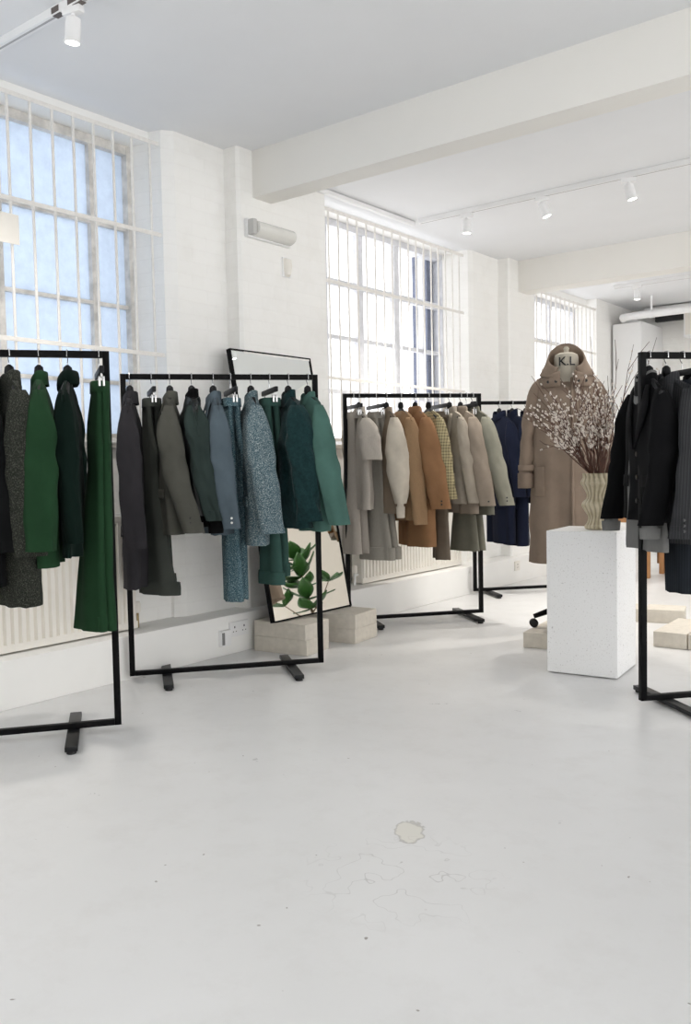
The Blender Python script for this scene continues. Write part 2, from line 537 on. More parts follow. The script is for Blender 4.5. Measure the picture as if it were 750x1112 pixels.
window('window_1', 1.15, 3.28, 1.22, 2.89, -4.1, [(2.44, 0.034), (3.00, 0.034), (1.75, 0.034)], [(2.43, 0.026), (1.99, 0.02), (1.56, 0.02)],
       M_pane_blue, M_frame, 'tall window with pale blue frosted panes and worn frame',
       (1.0, 3.203, 1.24, 2.86, 0.1207, [2.852, 2.36, 1.702, 1.25], 0.0075, 'off white security bars across the blue frosted window'))
window('window_2', 4.60, 6.62, 1.22, 2.865, -4.1, [(5.42, 0.06), (5.90, 0.07), (6.30, 0.035), (5.0, 0.035)], [(2.42, 0.05), (2.02, 0.03), (1.62, 0.03)],
       M_pane, M_frame2, 'bright overexposed middle window with pale glazing bars',
       (4.62, 6.47, 1.24, 2.83, 0.108, [2.815, 2.335, 1.675, 1.25], 0.007, 'off white security bars across the middle window'))
window('window_3', 7.70, 9.38, 1.22, 2.76, -4.1, [(8.2, 0.06), (8.75, 0.06)], [(2.33, 0.04), (1.9, 0.03)],
       M_pane, M_frame2, 'bright far window above the brown coat',
       (7.70, 9.33, 1.24, 2.74, 0.108, [2.72, 2.24, 1.66], 0.007, 'off white security bars across the far window'))
# brick jamb outside the middle window
struct(MB().box(-4.30, -4.15, 6.47, 6.7, 1.0, 3.0).build('wall_left', plain('outside_brick', (110, 116, 134), 0.9, vary=0.2, nscale=12), smooth=False))
# cream card on the blue window's bars
tag(MB().box(-3.815, -3.812, 2.20, 2.388, 2.145, 2.285).build('paper_card', M_cream, smooth=False), 'plain cream card tied to the bars of the blue window', 'card')

# ------------------------------------------------------------------ radiators
def radiator(y0, y1, label):
    X0, X1, z0, z1 = -3.82, -3.72, 0.235, 0.83
    r = thing('radiator', label, 'radiator', (X1, (y0 + y1) / 2, z0), 0, 'white panel radiators under the windows')
    M = Matrix.Translation((-X1, -(y0 + y1) / 2, -z0))
    p = MB()
    n = int((y1 - y0) / 0.04)
    st = (y1 - y0) / n
    rings = []
    prof = []
    for i in range(n):
        b = y0 + i * st
        prof += [(b, X1 - 0.016), (b + st * 0.22, X1), (b + st * 0.72, X1), (b + st * 0.94, X1 - 0.016)]
    prof = [(y0, X0)] + prof + [(y1, X1 - 0.016), (y1, X0)]
    k = len(prof)
    p.add([(x, y, z0 + 0.035) for y, x in prof] + [(x, y, z1 - 0.035) for y, x in prof],
          [(i, (i + 1) % k, k + (i + 1) % k, k + i) for i in range(k)])
    p.box(X0, X1 - 0.004, y0, y1, z0, z0 + 0.036).box(X0, X1 - 0.004, y0, y1, z1 - 0.036, z1)
    p.xform(M).build('panel', M_cream, r, smooth=False)
    MB().box(X0 + 0.01, X1 - 0.015, y0 + 0.005, y1 - 0.005, z1, z1 + 0.012).xform(M).build('top_grid', M_white, r, smooth=False)
    for s in (y0 - 0.035, y1 + 0.035):
        v = MB().cyl((X1 - 0.05, s, 0.225), (X1 - 0.05, s, z0 + 0.075), 0.008, 10)
        v.cyl((X1 - 0.05, s, z0 + 0.06), (X1 - 0.05, (y0 if s < y0 else y1), z0 + 0.06), 0.009, 10)
        v.xform(M).build('supply_pipe', M_brass if s > y1 and y1 < 3.5 else M_white, r)
        MB().lathe([(0.012, z0 + 0.07), (0.019, z0 + 0.078), (0.019, z0 + 0.12), (0.014, z0 + 0.13)], 16, X1 - 0.05, s).xform(M).build('valve', M_cream, r)
    return r
radiator(1.05, 2.94, 'white panel radiator under the blue frosted window')
radiator(4.92, 6.28, 'white panel radiator behind the rail of beige and tan clothes')

# ------------------------------------------------------------------ wall fittings
e = thing('emergency_light', 'long white emergency bulkhead light on the pier under the beam', 'light fitting', (-3.70, 3.985, 2.485))
e.scale = (1, 0.9, 0.9)
MB().box(0.0, 0.028, -0.215, 0.215, -0.06, 0.06, 0.006).build('back_plate', M_white, e)
dif = plain('milky_diffuser', (226, 225, 220), 0.25, vary=0.03)
rings = []
for y, k in ((-0.17, 0.85), (-0.165, 1.0), (0.195, 1.0), (0.205, 0.85)):
    rings.append([(0.028 + 0.062 * k * math.sin(a), y, 0.052 * k * math.cos(a)) for a in [PI * i / 10 for i in range(11)]])
MB().loft(rings, False, True, True).add([], []).build('diffuser', dif, e)
MB().box(0.026, 0.075, -0.212, -0.175, -0.05, 0.05, 0.008).build('end_cap', plain('pale_grey_plastic', (196, 195, 192), 0.4), e)
s_ = thing('motion_sensor', 'small white wall sensor below the bulkhead light', 'sensor', (-3.70, 4.15, 2.31))
rings = []
for z, rx in ((-0.06, 0.012), (-0.05, 0.035), (0.0, 0.047), (0.045, 0.040), (0.055, 0.015)):
    rings.append([(rx * math.sin(a), 0.034 * math.cos(a) * (1 if abs(z) < 0.05 else .8), z) for a in [PI * i / 8 for i in range(9)]])
MB().loft(rings, False, True, True).build('housing', M_cream, s_)
MB().box(0.0, 0.012, -0.036, 0.036, -0.062, 0.06, 0.003).build('back_plate', M_white, s_)

so = thing('wall_socket', 'white double socket on the plinth beside the stone blocks', 'socket', (-3.62, 3.575, 0.142))
MB().box(0, 0.012, -0.075, 0.075, -0.043, 0.043, 0.004).build('face_plate', M_white, so)
for y in (-0.038, 0.038):
    MB().box(0.0118, 0.0124, y - 0.004, y + 0.004, 0.006, 0.018).box(0.0118, 0.0124, y - 0.015, y - 0.008, -0.016, -0.011).box(0.0118, 0.0124, y + 0.008, y + 0.015, -0.016, -0.011).build('pin_holes', M_dark, so, smooth=False)
sw = thing('fused_switch', 'small white switch box left of the double socket', 'switch', (-3.62, 3.455, 0.105))
MB().box(0, 0.032, -0.036, 0.036, -0.045, 0.045, 0.004).build('face_plate', M_white, sw)
MB().box(0.03, 0.0345, -0.036, -0.018, -0.035, 0.035, 0.001).build('rocker', plain('grey_rocker', (120, 120, 120), 0.4), sw)
so2 = thing('wall_socket', 'small white socket low on the far plinth', 'socket', (-3.62, 7.05, 0.15))
MB().box(0, 0.012, -0.045, 0.045, -0.043, 0.043, 0.004).build('face_plate', M_cream, so2)
MB().box(0.0118, 0.0125, -0.004, 0.004, 0.006, 0.018).box(0.0118, 0.0125, -0.015, -0.008, -0.016, -0.011).box(0.0118, 0.0125, 0.008, 0.015, -0.016, -0.011).build('pin_holes', M_dark, so2, smooth=False)

# ------------------------------------------------------------------ tracks and spotlights
def track(x0, x1, y, z, label, gaps=()):
    t = thing('lighting_track', label, 'lighting track', ((x0 + x1) / 2, y, z))
    M = Matrix.Translation((-(x0 + x1) / 2, -y, -z))
    MB().box(x0, x1, y - 0.018, y + 0.018, z - 0.034, z, 0.002).xform(M).build('rail', M_white, t)
    MB().box(x0 + 0.01, x1 - 0.01, y - 0.005, y + 0.005, z - 0.0346, z - 0.033).xform(M).build('slot', plain('grey_slot', (170, 170, 172), 0.5), t, smooth=False)
    for g0, g1 in gaps:
        MB().box(g0, g1, y - 0.019, y - 0.0175, z - 0.03, z - 0.006).box(g0, g1, y - 0.013, y + 0.013, z - 0.036, z - 0.0335).xform(M).build('contact', plain('brown_contact', (92, 84, 80), 0.5), t, smooth=False)
    return t
track(-3.80, 3.5, 2.186, 2.95, 'white lighting track on the front ceiling', [(-3.17, -3.12), (-3.06, -2.98)])
track(-3.62, 3.5, 5.56, 2.88, 'long white lighting track between the two beams')
track(-3.4, 3.5, 8.8, 2.84, 'white lighting track on the back ceiling')
tag(MB().box(-3.70, -3.67, 4.05, 5.58, 2.845, 2.875, 0.003).build('cable_conduit', M_white), 'thin white conduit along the top of the middle window', 'conduit')

def spot(x, y, z, tilt, rz, label, watts, grp):
    t = thing('track_spotlight', label, 'spotlight', (x, y, z - 0.034), rz, grp)
    MB().box(-0.045, 0.045, -0.016, 0.016, -0.028, 0, 0.003).build('adapter', M_white, t)
    st = MB().cyl((0, 0, -0.028), (0, 0, -0.045), 0.010, 12)
    st.build('stem', M_white, t)
    R = Matrix.Translation((0, 0, -0.048)) @ Matrix.Rotation(tilt, 4, 'Y')
    h = MB().lathe([(0.018, 0.010), (0.029, 0.003), (0.031, -0.015), (0.031, -0.080), (0.033, -0.083), (0.033, -0.090), (0.027, -0.090), (0.025, -0.078)], 24)
    h.xform(R).build('lamp_head', M_white, t)
    MB().lathe([(0.002, -0.0875), (0.026, -0.0875), (0.026, -0.085), (0.002, -0.0845)], 24).xform(R).build('lens', M_lamp, t)
    if watts:
        L = bpy.data.lights.new('spot_lamp', 'SPOT')
        L.energy = watts
        L.spot_size = math.radians(110)
        L.spot_blend = 0.7
        L.shadow_soft_size = 0.05
        L.color = (1.0, 0.95, 0.88)
        lo = bpy.data.objects.new('spot_lamp', L)
        COL.objects.link(lo)
        lo.parent = t
        lo.matrix_local = R @ Matrix.Translation((0, 0, -0.10))
    return t
GS = 'white spotlights on the ceiling tracks'
W0 = 26
spot(-3.05, 2.186, 2.95, 0.10, 0.2, 'lit white spotlight on the front ceiling track', W0, GS)
spot(-3.22, 5.56, 2.88, 0.02, 0.0, 'white spotlight nearest the window on the middle track', 1.7 * W0, GS)
spot(-2.64, 5.56, 2.88, -0.35, 0.4, 'lit spotlight in the middle of the visible middle track', 1.7 * W0, GS)
spot(-2.05, 5.56, 2.88, -0.25, 0.4, 'lit spotlight on the middle track farthest from the window', 1.7 * W0, GS)
spot(-3.16, 8.8, 2.84, 0.0, 0.2, 'small white spotlight on the back ceiling near the pipes', 1.7 * W0, GS)
for x, y in ((-1.2, 2.186), (0.3, 2.186)):
    pass

# ------------------------------------------------------------------ back bay: cupboard, pipes, wall box
cb = thing('tall_cupboard', 'tall plain white cupboard against the brick back wall', 'cupboard', (-3.62, 10.1, 0))
MB().box(-0.165, 0.165, -0.33, 0.35, 0.0, 2.60, 0.004).build('body', M_white, cb)
MB().box(-0.16, 0.16, -0.349, -0.331, 0.08, 2.595, 0.003).build('door', M_white, cb)
MB().cyl((0.12, -0.365, 1.0), (0.12, -0.365, 1.2), 0.006, 8).build('handle', M_hook, cb)
pp = thing('ceiling_pipe', 'long white pipe hung below the back ceiling above the cupboard', 'pipe', (-1.0, 9.62, 2.6))
pz = 0.045
MB().tube([(-2.66, 0.62, pz), (-2.66, 0.14, pz), (-2.63, 0.04, pz), (-2.54, 0, pz), (4.5, 0, pz)], 0.040, 16).build('pipe_run', M_pipe, pp)
for x in (-2.30, -0.9, 0.6):
    MB().cyl((x, 0, pz), (x, 0, 0.24), 0.012, 8).build('hanger_rod', M_white, pp)
    rings = [[(x + dx, 0.045 * math.cos(a), pz + 0.045 * math.sin(a)) for a in [2 * PI * k / 16 for k in range(16)]] for dx in (-0.018, 0.018)]
    MB().loft(rings).build('hanger_ring', M_white, pp)
p2 = thing('ceiling_duct', 'slim white duct along the top of the back wall', 'duct', (-0.6, 10.3, 2.7))
MB().cyl((-3.0, 0, 0.08), (4.5, 0, 0.08), 0.05, 14).build('duct_run', M_pipe, p2)
MB().box(-2.9, 4.4, 0.02, 0.10, -0.04, 0.02).build('cable_tray', M_dark, p2, smooth=False)
bx = thing('wall_box', 'white equipment box high on the back wall', 'box', (-3.06, 10.36, 2.44))
MB().box(-0.10, 0.55, -0.10, 0.10, 0, 0.30, 0.01).build('casing', M_white, bx)
MB().box(-0.08, 0.53, -0.107, -0.099, 0.03, 0.27, 0.004).build('cover', M_cream, bx)

# wooden table and chest far behind the dark rail
wt = thing('wooden_table', 'pale wooden table far behind the display plinth', 'table', (-3.02, 8.0, 0))
MB().box(-0.36, 0.32, -0.16, 0.30, 0.60, 0.63, 0.004).build('top', M_wood2, wt)
MB().box(-0.33, 0.29, -0.13, 0.27, 0.50, 0.60, 0.003).build('apron', M_wood2, wt)
for x in (-0.32, 0.28):
    for y in (-0.12, 0.26):
        MB().box(x - 0.02, x + 0.02, y - 0.02, y + 0.02, 0, 0.51, 0.003).build('leg', M_wood2, wt)
wc = thing('wooden_chest', 'brown wooden chest on the floor far behind the dark rail', 'chest', (-2.60, 8.45, 0))
MB().box(-0.20, 0.20, -0.15, 0.15, 0.09, 0.30, 0.006).build('body', M_wood, wc)
MB().box(-0.21, 0.21, -0.16, 0.16, 0.30, 0.33, 0.005).build('lid', M_wood, wc)
MB().box(-0.18, 0.18, -0.13, 0.13, 0.0, 0.09).build('base', M_dark, wc, smooth=False)
MB().box(-0.03, 0.03, -0.156, -0.149, 0.20, 0.25, 0.002).build('latch', M_brass, wc)

# ------------------------------------------------------------------ stone blocks
def block(x, y, z, rz, w, d, h, label, grp='sand grey stone display blocks'):
    o = MB().box(0, w, 0, d, 0, h, 0.004).build('stone_block', M_block)
    o.location = (x, y, z)
    o.rotation_euler = (0, 0, rz)
    tag(o, label, 'stone block', grp)
    return o
HB = 0.0885
block(-3.575, 3.66, 0, 0.13, 0.365, 0.24, HB, 'bottom stone block of the stack under the mirror\'s left corner')
block(-3.580, 3.668, HB, 0.10, 0.365, 0.24, HB, 'top stone block of the stack under the mirror\'s left corner')
block(-3.55, 4.08, 0, 0.12, 0.365, 0.27, HB, 'bottom stone block of the stack under the mirror\'s right corner')
block(-3.545, 4.072, HB, 0.14, 0.365, 0.27, HB, 'top stone block of the stack under the mirror\'s right corner')
block(-2.313, 4.578, 0, 0.12, 0.42, 0.62, HB, 'low stone block under the wheels of the dress form')
block(-1.707, 4.998, 0, 0.03, 0.185, 0.50, HB, 'low stone block beside the dark rail, left of a pair in a row')
block(-1.515, 5.004, 0, 0.03, 0.30, 0.50, HB, 'low stone block beside the dark rail, right of a pair in a row')
block(-2.22, 5.66, 0, 0.25, 0.215, 0.22, HB, 'low stone block behind the pair, half hidden by the black post')
block(-2.003, 5.715, 0, 0.25, 0.24, 0.22, HB, 'low stone block behind the pair, right of a thin gap')

# ------------------------------------------------------------------ leaning mirror
mir = thing('leaning_mirror', 'tall thin black framed mirror leaning on the pier, standing on stone blocks', 'mirror', (-3.407, 4.006, 0.180))
ang = math.atan2(0.301, 1.587)
R = Matrix.Rotation(-ang, 4, 'Y')
w2, hh, t_ = 0.361, 1.612, 0.008
MB().box(0.001, 0.004, -w2 + t_ * 0.5, w2 - t_ * 0.5, t_ * 0.5, hh - t_ * 0.5).xform(R).build('glass', M_mirror, mir, smooth=False)
fr = MB()
fr.box(-0.022, 0.010, -w2, -w2 + t_, 0, hh).box(-0.022, 0.010, w2 - t_, w2, 0, hh)
fr.box(-0.022, 0.010, -w2, w2, 0, t_).box(-0.022, 0.010, -w2, w2, hh - t_, hh)
fr.xform(R).build('frame', M_black, mir, smooth=False)
MB().box(-0.018, 0.0, -w2 + 0.005, w2 - 0.005, 0.005, hh - 0.005).xform(R).build('back_board', M_dark, mir, smooth=False)

# ------------------------------------------------------------------ potted fig seen in the mirror
pl = thing('potted_fig', 'fiddle-leaf fig with large glossy leaves, seen reflected in the leaning mirror', 'plant', (-1.28, 6.42, 0))
MB().lathe([(0.13, 0), (0.165, 0.02), (0.19, 0.33), (0.195, 0.34), (0.18, 0.34), (0.172, 0.28), (0.01, 0.28)], 28).build('pot', M_white, pl)
MB().lathe([(0.001, 0.27), (0.172, 0.27), (0.172, 0.292), (0.001, 0.30)], 24).build('soil', M_soil, pl)
tr = MB().tube([(0, 0, 0.25), (0.01, 0.01, 0.5), (-0.02, 0, 0.75), (0.01, -0.01, 1.0)], [0.014, 0.012, 0.009, 0.005], 8)
tr.tube([(0, 0, 0.45), (-0.10, 0.08, 0.55), (-0.2, 0.14, 0.70)], [0.008, 0.006, 0.004], 6)
tr.tube([(0, 0, 0.40), (0.10, -0.08, 0.46), (0.19, -0.15, 0.60)], [0.008, 0.006, 0.004], 6)
tr.build('trunk', M_trunk, pl)
lf = MB()
rnd = random.Random(3)
def leaf(base, az, el, L, W):
    d = Vector((math.cos(az) * math.cos(el), math.sin(az) * math.cos(el), math.sin(el)))
    sd = Vector((-math.sin(az), math.cos(az), 0))
    up = d.cross(sd) * -1
    rings = []
    for i in range(9):
        t = i / 8
        w = W * (0.08 + math.sin(PI * min(1, t ** 0.8)) * (0.55 + 0.5 * t)) * (1 if i < 8 else 0.2)
        c = Vector(base) + d * (L * t) - up * (0.12 * L * t * t)
        rings.append([c - sd * w + up * 0.12 * w, c - sd * w * 0.5 + up * 0.01, c, c + sd * w * 0.5 + up * 0.01, c + sd * w + up * 0.12 * w])
    lf.loft(rings, False)
for z, nn in ((0.50, 4), (0.60, 4), (0.72, 4), (0.82, 5), (0.92, 5), (1.0, 4)):
    for k in range(nn):
        leaf((0, 0, z), 2 * PI * k / nn + z * 9 + rnd.uniform(-.3, .3), rnd.uniform(-0.1, 0.7), rnd.uniform(.22, .30), rnd.uniform(.07, .095))
for b in ((-0.2, 0.14, 0.70), (0.19, -0.15, 0.60)):
    for k in range(4):
        leaf(b, PI / 2 * k + rnd.uniform(-.4, .4), rnd.uniform(0, .7), rnd.uniform(.18, .24), rnd.uniform(.06, .08))
lf.build('foliage', M_leaf, pl, solid=0.003)

# ------------------------------------------------------------------ plinth, vase, willow
pd = MB().box(0, 0.352, 0, 0.36, 0.006, 0.722, 0.003).build('display_plinth', M_terr)
pd.location = (-1.936, 4.096, 0)
pd.rotation_euler = (0, 0, 0.105)
tag(pd, 'white speckled terrazzo display plinth under the vase', 'plinth')
VX, VY, VZ = -1.735, 4.278, 0.722
prof = [(0.050, 0.0), (0.060, 0.006), (0.062, 0.02), (0.054, 0.035), (0.049, 0.055), (0.050, 0.075), (0.064, 0.105), (0.073, 0.13), (0.071, 0.145), (0.058, 0.165),
        (0.053, 0.185), (0.057, 0.205), (0.070, 0.235), (0.078, 0.252), (0.074, 0.268), (0.068, 0.285), (0.069, 0.302), (0.071, 0.306)]
def smooth_prof(pr, k=4):
    out = []
    for i in range(len(pr) - 1):
        p0, p1, p2, p3 = pr[max(i - 1, 0)], pr[i], pr[i + 1], pr[min(i + 2, len(pr) - 1)]
        for j in range(k):
            t = j / k
            out.append(tuple(0.5 * ((2 * p1[q]) + (-p0[q] + p2[q]) * t + (2 * p0[q] - 5 * p1[q] + 4 * p2[q] - p3[q]) * t * t + (-p0[q] + 3 * p1[q] - 3 * p2[q] + p3[q]) * t ** 3) for q in (0, 1)))
    return out + [pr[-1]]
rings = []
for r, z in smooth_prof(prof):
    rings.append([])
    for k in range(96):
        a = 2 * PI * k / 96
        rr = 1.08 * (r + (r - 0.06) * 0.15) * (1 + 0.045 * math.cos(19 * a + 1.3 * math.sin(z * 44)))
        rings[-1].append((rr * math.cos(a), rr * math.sin(a), z))
for r, z in ((0.062, 0.306), (0.058, 0.285), (0.045, 0.18), (0.044, 0.04), (0.02, 0.03)):
    rings.append([(r * math.cos(2 * PI * k / 96), r * math.sin(2 * PI * k / 96), z) for k in range(96)])
va = MB().loft(rings, True, True, True).build('vase', M_vase)
va.location = (VX, VY, VZ)
va.scale = (1, 1, 0.93)
tag(va, 'cream ribbed wavy ceramic vase holding willow branches on the plinth', 'vase')

RGT = Vector((0.786, 0.618, 0.0))     # sideways as one faces the plinth
FWD = Vector((-0.618, 0.786, 0.0))
def willow(tip, bend, label, seed, ncat, side=0, thick=0.0036):
    rg = random.Random(seed)
    z0 = 0.045
    a0 = rg.uniform(0, 2 * PI)
    b = Vector((0.018 * math.cos(a0), 0.018 * math.sin(a0), z0))
    tipv = RGT * tip[0] + FWD * tip[1] + Vector((0, 0, tip[2]))
    h = Vector((tipv.x, tipv.y, 0))
    mdir = h.normalized() if h.length > 1e-4 else Vector((1, 0, 0))
    mouth = mdir * min(0.046, h.length * 0.3 + 0.012) + Vector((0, 0, 0.285))
    pts = [b, mouth]
    n = 9
    c1 = mouth + (tipv - mouth) * 0.45 + Vector((0, 0, bend)) + RGT * rg.uniform(-.03, .03)
    path = []
    for i in range(n + 1):
        t = i / n
        path.append(mouth * (1 - t) ** 2 + c1 * (2 * t * (1 - t)) + tipv * t * t + Vector((rg.uniform(-1, 1), rg.uniform(-1, 1), rg.uniform(-1, 1))) * 0.006 * (0 if i == 0 else 1))
    pts = [b] + path
    rad = [thick] + [thick * (1 - 0.75 * i / n) for i in range(n + 1)]
    t = thing('willow_branch', label, 'branch', (VX, VY, VZ), 0, 'pussy willow branches in the vase')
    br = MB().tube(pts, rad, 6)
    cats = MB()
    for s in range(rg.randint(2, 4)):
        i = rg.randint(3, n - 1)
        d = (path[i + 1] - path[i]).normalized()
        o = Vector((rg.uniform(-1, 1), rg.uniform(-1, 1), rg.uniform(0, 1))).normalized()
        e = path[i] + (d * 0.7 + o * 0.7) * rg.uniform(0.06, 0.15)
        br.tube([path[i], (path[i] + e) / 2 + d * 0.012, e], [thick * .55, thick * .45, thick * .3], 5)
        for k in range(rg.randint(1, 4) if ncat > 10 else 0):
            q = path[i].lerp(e, rg.uniform(.3, 1))
            catkin(cats, q, (e - path[i]).normalized(), rg)
    br.build('stem', M_twig, t)
    for k in range(ncat):
        u = rg.uniform(0.42, 1.0) * n
        i = min(n - 1, int(u))
        q = path[i].lerp(path[i + 1], u - i)
        if ncat < 10:
            one = MB()
            catkin(one, q, (path[i + 1] - path[i]).normalized(), rg)
            one.build('catkin', M_catkin, t)
        else:
            catkin(cats, q, (path[i + 1] - path[i]).normalized(), rg)
    if cats.v:
        cats.build('catkins', M_catkin, t)
    return t
def catkin(mb, p, d, rg):
    o = Vector((rg.uniform(-1, 1), rg.uniform(-1, 1), rg.uniform(-.3, .8))).normalized()
    ax = (d * 0.7 + o * 0.6).normalized()
    c = p + ax * 0.009
    L, r = rg.uniform(0.0065, 0.0095), rg.uniform(0.0038, 0.0050)
    m = MB().ell((0, 0, 0), (r, r, L), 7, 5)
    Q = Vector((0, 0, 1)).rotation_difference(ax).to_matrix().to_4x4()
    m.xform(Matrix.Translation(c) @ Q)
    mb.add(m.v, m.f)
WL = 'upright pussy willow branch with white catkins in the ribbed vase'
rg = random.Random(11)
tips = []
for i in range(54):
    ang_ = rg.triangular(-66, 46, -12)
    L = rg.uniform(0.22, 0.46) if ang_ < 12 else rg.uniform(0.28, 0.58)
    tips.append((math.sin(math.radians(ang_)) * L, rg.uniform(-.20, .16), 0.29 + math.cos(math.radians(ang_)) * L))
for i, tp in enumerate(tips):
    willow(tp, 0.03 if tp[0] < 0 else 0.02, WL, 100 + i, 16 if tp[0] < 0.05 else 11)
willow((-0.30, -0.02, 0.40), 0.13, 'bare willow branch arching far out to the left of the vase', 301, 5)
willow((-0.31, -0.05, 0.62), 0.06, 'willow branch with dense catkins reaching left across the brown coat', 307, 18)
willow((-0.02, 0.05, 0.98), 0.05, 'tallest thin willow branch rising past the coat collar', 302, 2)
willow((0.19, 0.05, 0.93), 0.07, 'bare willow branch curving up to the right towards the cupboard', 303, 2)
willow((0.27, -0.08, 0.95), -0.05, 'thin willow branch bending up beside the black post', 304, 3)
willow((0.10, 0.0, 0.86), 0.02, 'forked bare willow branch just right of the coat collar', 305, 2)

# ------------------------------------------------------------------ clothes rails
POST = 0.027
def rail(name_label, L, d, ln, top=1.546, feet=(0.17, 0.82), grp='black steel frame clothes rails'):
    d = Vector((d[0], d[1], 0)).normalized()
    rz = math.atan2(d.y, d.x)
    t = thing('clothes_rail', name_label, 'clothes rail', (L[0], L[1], 0), rz, grp)
    h = POST / 2
    b = 0.03
    MB().box(0, POST, -h, h, b, top, 0.002).build('post', M_black, t)
    MB().box(ln - POST, ln, -h, h, b, top, 0.002).build('post', M_black, t)
    MB().box(POST, ln - POST, -h, h, top - POST, top, 0.002).build('top_rail', M_black, t)
    MB().box(POST, ln - POST, -h, h, b, b + POST * 0.85, 0.002).build('bottom_rail', M_black, t)
    for s in feet:
        f = MB().box(s - 0.024, s + 0.024, -0.25, 0.25, 0.010, 0.030, 0.003).build('foot', M_foot, t)
        for y in (-0.235, 0.235):
            MB().lathe([(0.017, 0.0), (0.019, 0.002), (0.017, 0.0105)], 14, s, y).build('foot_pad', M_rubber, f)
    return dict(L=Vector((L[0], L[1], 0)), d=d, rz=rz, z=top, ln=ln)
RA = rail('black clothes rail with green garments beside the blue window', (-3.531, 1.417), (.60, .80), 0.998, feet=(0.15, 0.81))
RB = rail('black clothes rail with grey and teal garments in front of the mirror', (-3.582, 2.767), (.625, .78), 0.998, feet=(0.185, 0.825))
RC = rail('black clothes rail with beige and tan garments by the middle window', (-3.622, 4.60), (.628, .778), 0.972, feet=(0.17, 0.86))
RD = rail('black clothes rail with navy garments behind the beige rail', (-3.576, 6.21), (.66, .751), 0.998, top=1.565, feet=(0.13, 0.86))
RE = rail('black clothes rail with black and charcoal tailoring right of the plinth', (-1.329, 3.723), (.655, .755), 0.998, top=1.525, feet=(0.13, 0.86))

# ------------------------------------------------------------------ hangers
_hang_cache = {}
def wire_hook(par, zt=0.0):
    # wire over the rail (rail top is z = 0, rail is POST square), then down to the hanger
    h = POST / 2 + 0.004
    pts = [(0, -h, -POST * 0.9), (0, -h, -0.004), (0, -h * .7, 0.004), (0, h * .7, 0.004), (0, h, -0.006), (0, h, -POST), (0, h * .5, -POST - 0.012), (0, 0, -POST - 0.022), (0, 0, -0.085)]
    return MB().tube(pts, 0.0021, 6).build('hook', M_hook, par)
def hanger(R, s, yaw, label, clip=False, half=0.205, mat=None):
    p = R['L'] + R['d'] * s
    rz = R['rz'] - PI / 2 + yaw
    t = thing('coat_hanger' if not clip else 'clip_hanger', label, 'hanger', (p.x, p.y, R['z']), rz, 'hangers on the clothes rails')
    wire_hook(t)
    # hook sits across the rail: local y runs along the rail, so turn the hook a quarter
    for ch in [q for q in bpy.data.objects if q.parent == t]:
        ch.rotation_euler = (0, 0, PI / 2)
    if clip:
        MB().box(-0.165, 0.165, -0.009, 0.009, -0.100, -0.074, 0.004).build('bar', M_hang, t)
        for x in (-0.12, 0.12):
            c = MB().tube([(x, 0, -0.098), (x, 0, -0.118)], 0.003, 6)
            c.box(x - 0.012, x + 0.012, -0.012, -0.004, -0.150, -0.112, 0.001).box(x - 0.012, x + 0.012, 0.004, 0.012, -0.150, -0.112, 0.001)
            c.build('clip', M_hook, t)
    else:
        rings = []
        n = 17
        for i in range(n):
            u = -1 + 2 * i / (n - 1)
            x = u * half
            zc = -0.108 - 0.080 * abs(u) ** 1.1
            hh_ = 0.019 * (1 - 0.35 * abs(u))
            th = 0.008 + 0.012 * abs(u)
            rings.append([(x, th * math.cos(a), zc + hh_ * math.sin(a)) for a in [2 * PI * k / 10 for k in range(10)]])
        MB().loft(rings, True, True, True).build('shoulders', mat or M_hang, t)
        MB().lathe([(0.012, -0.105), (0.020, -0.088), (0.017, -0.066), (0.006, -0.056)], 10).build('neck', mat or M_hang, t)
    return t

# ------------------------------------------------------------------ garments
def nz(x, y, z):
    return noise.noise(Vector((x, y, z)))

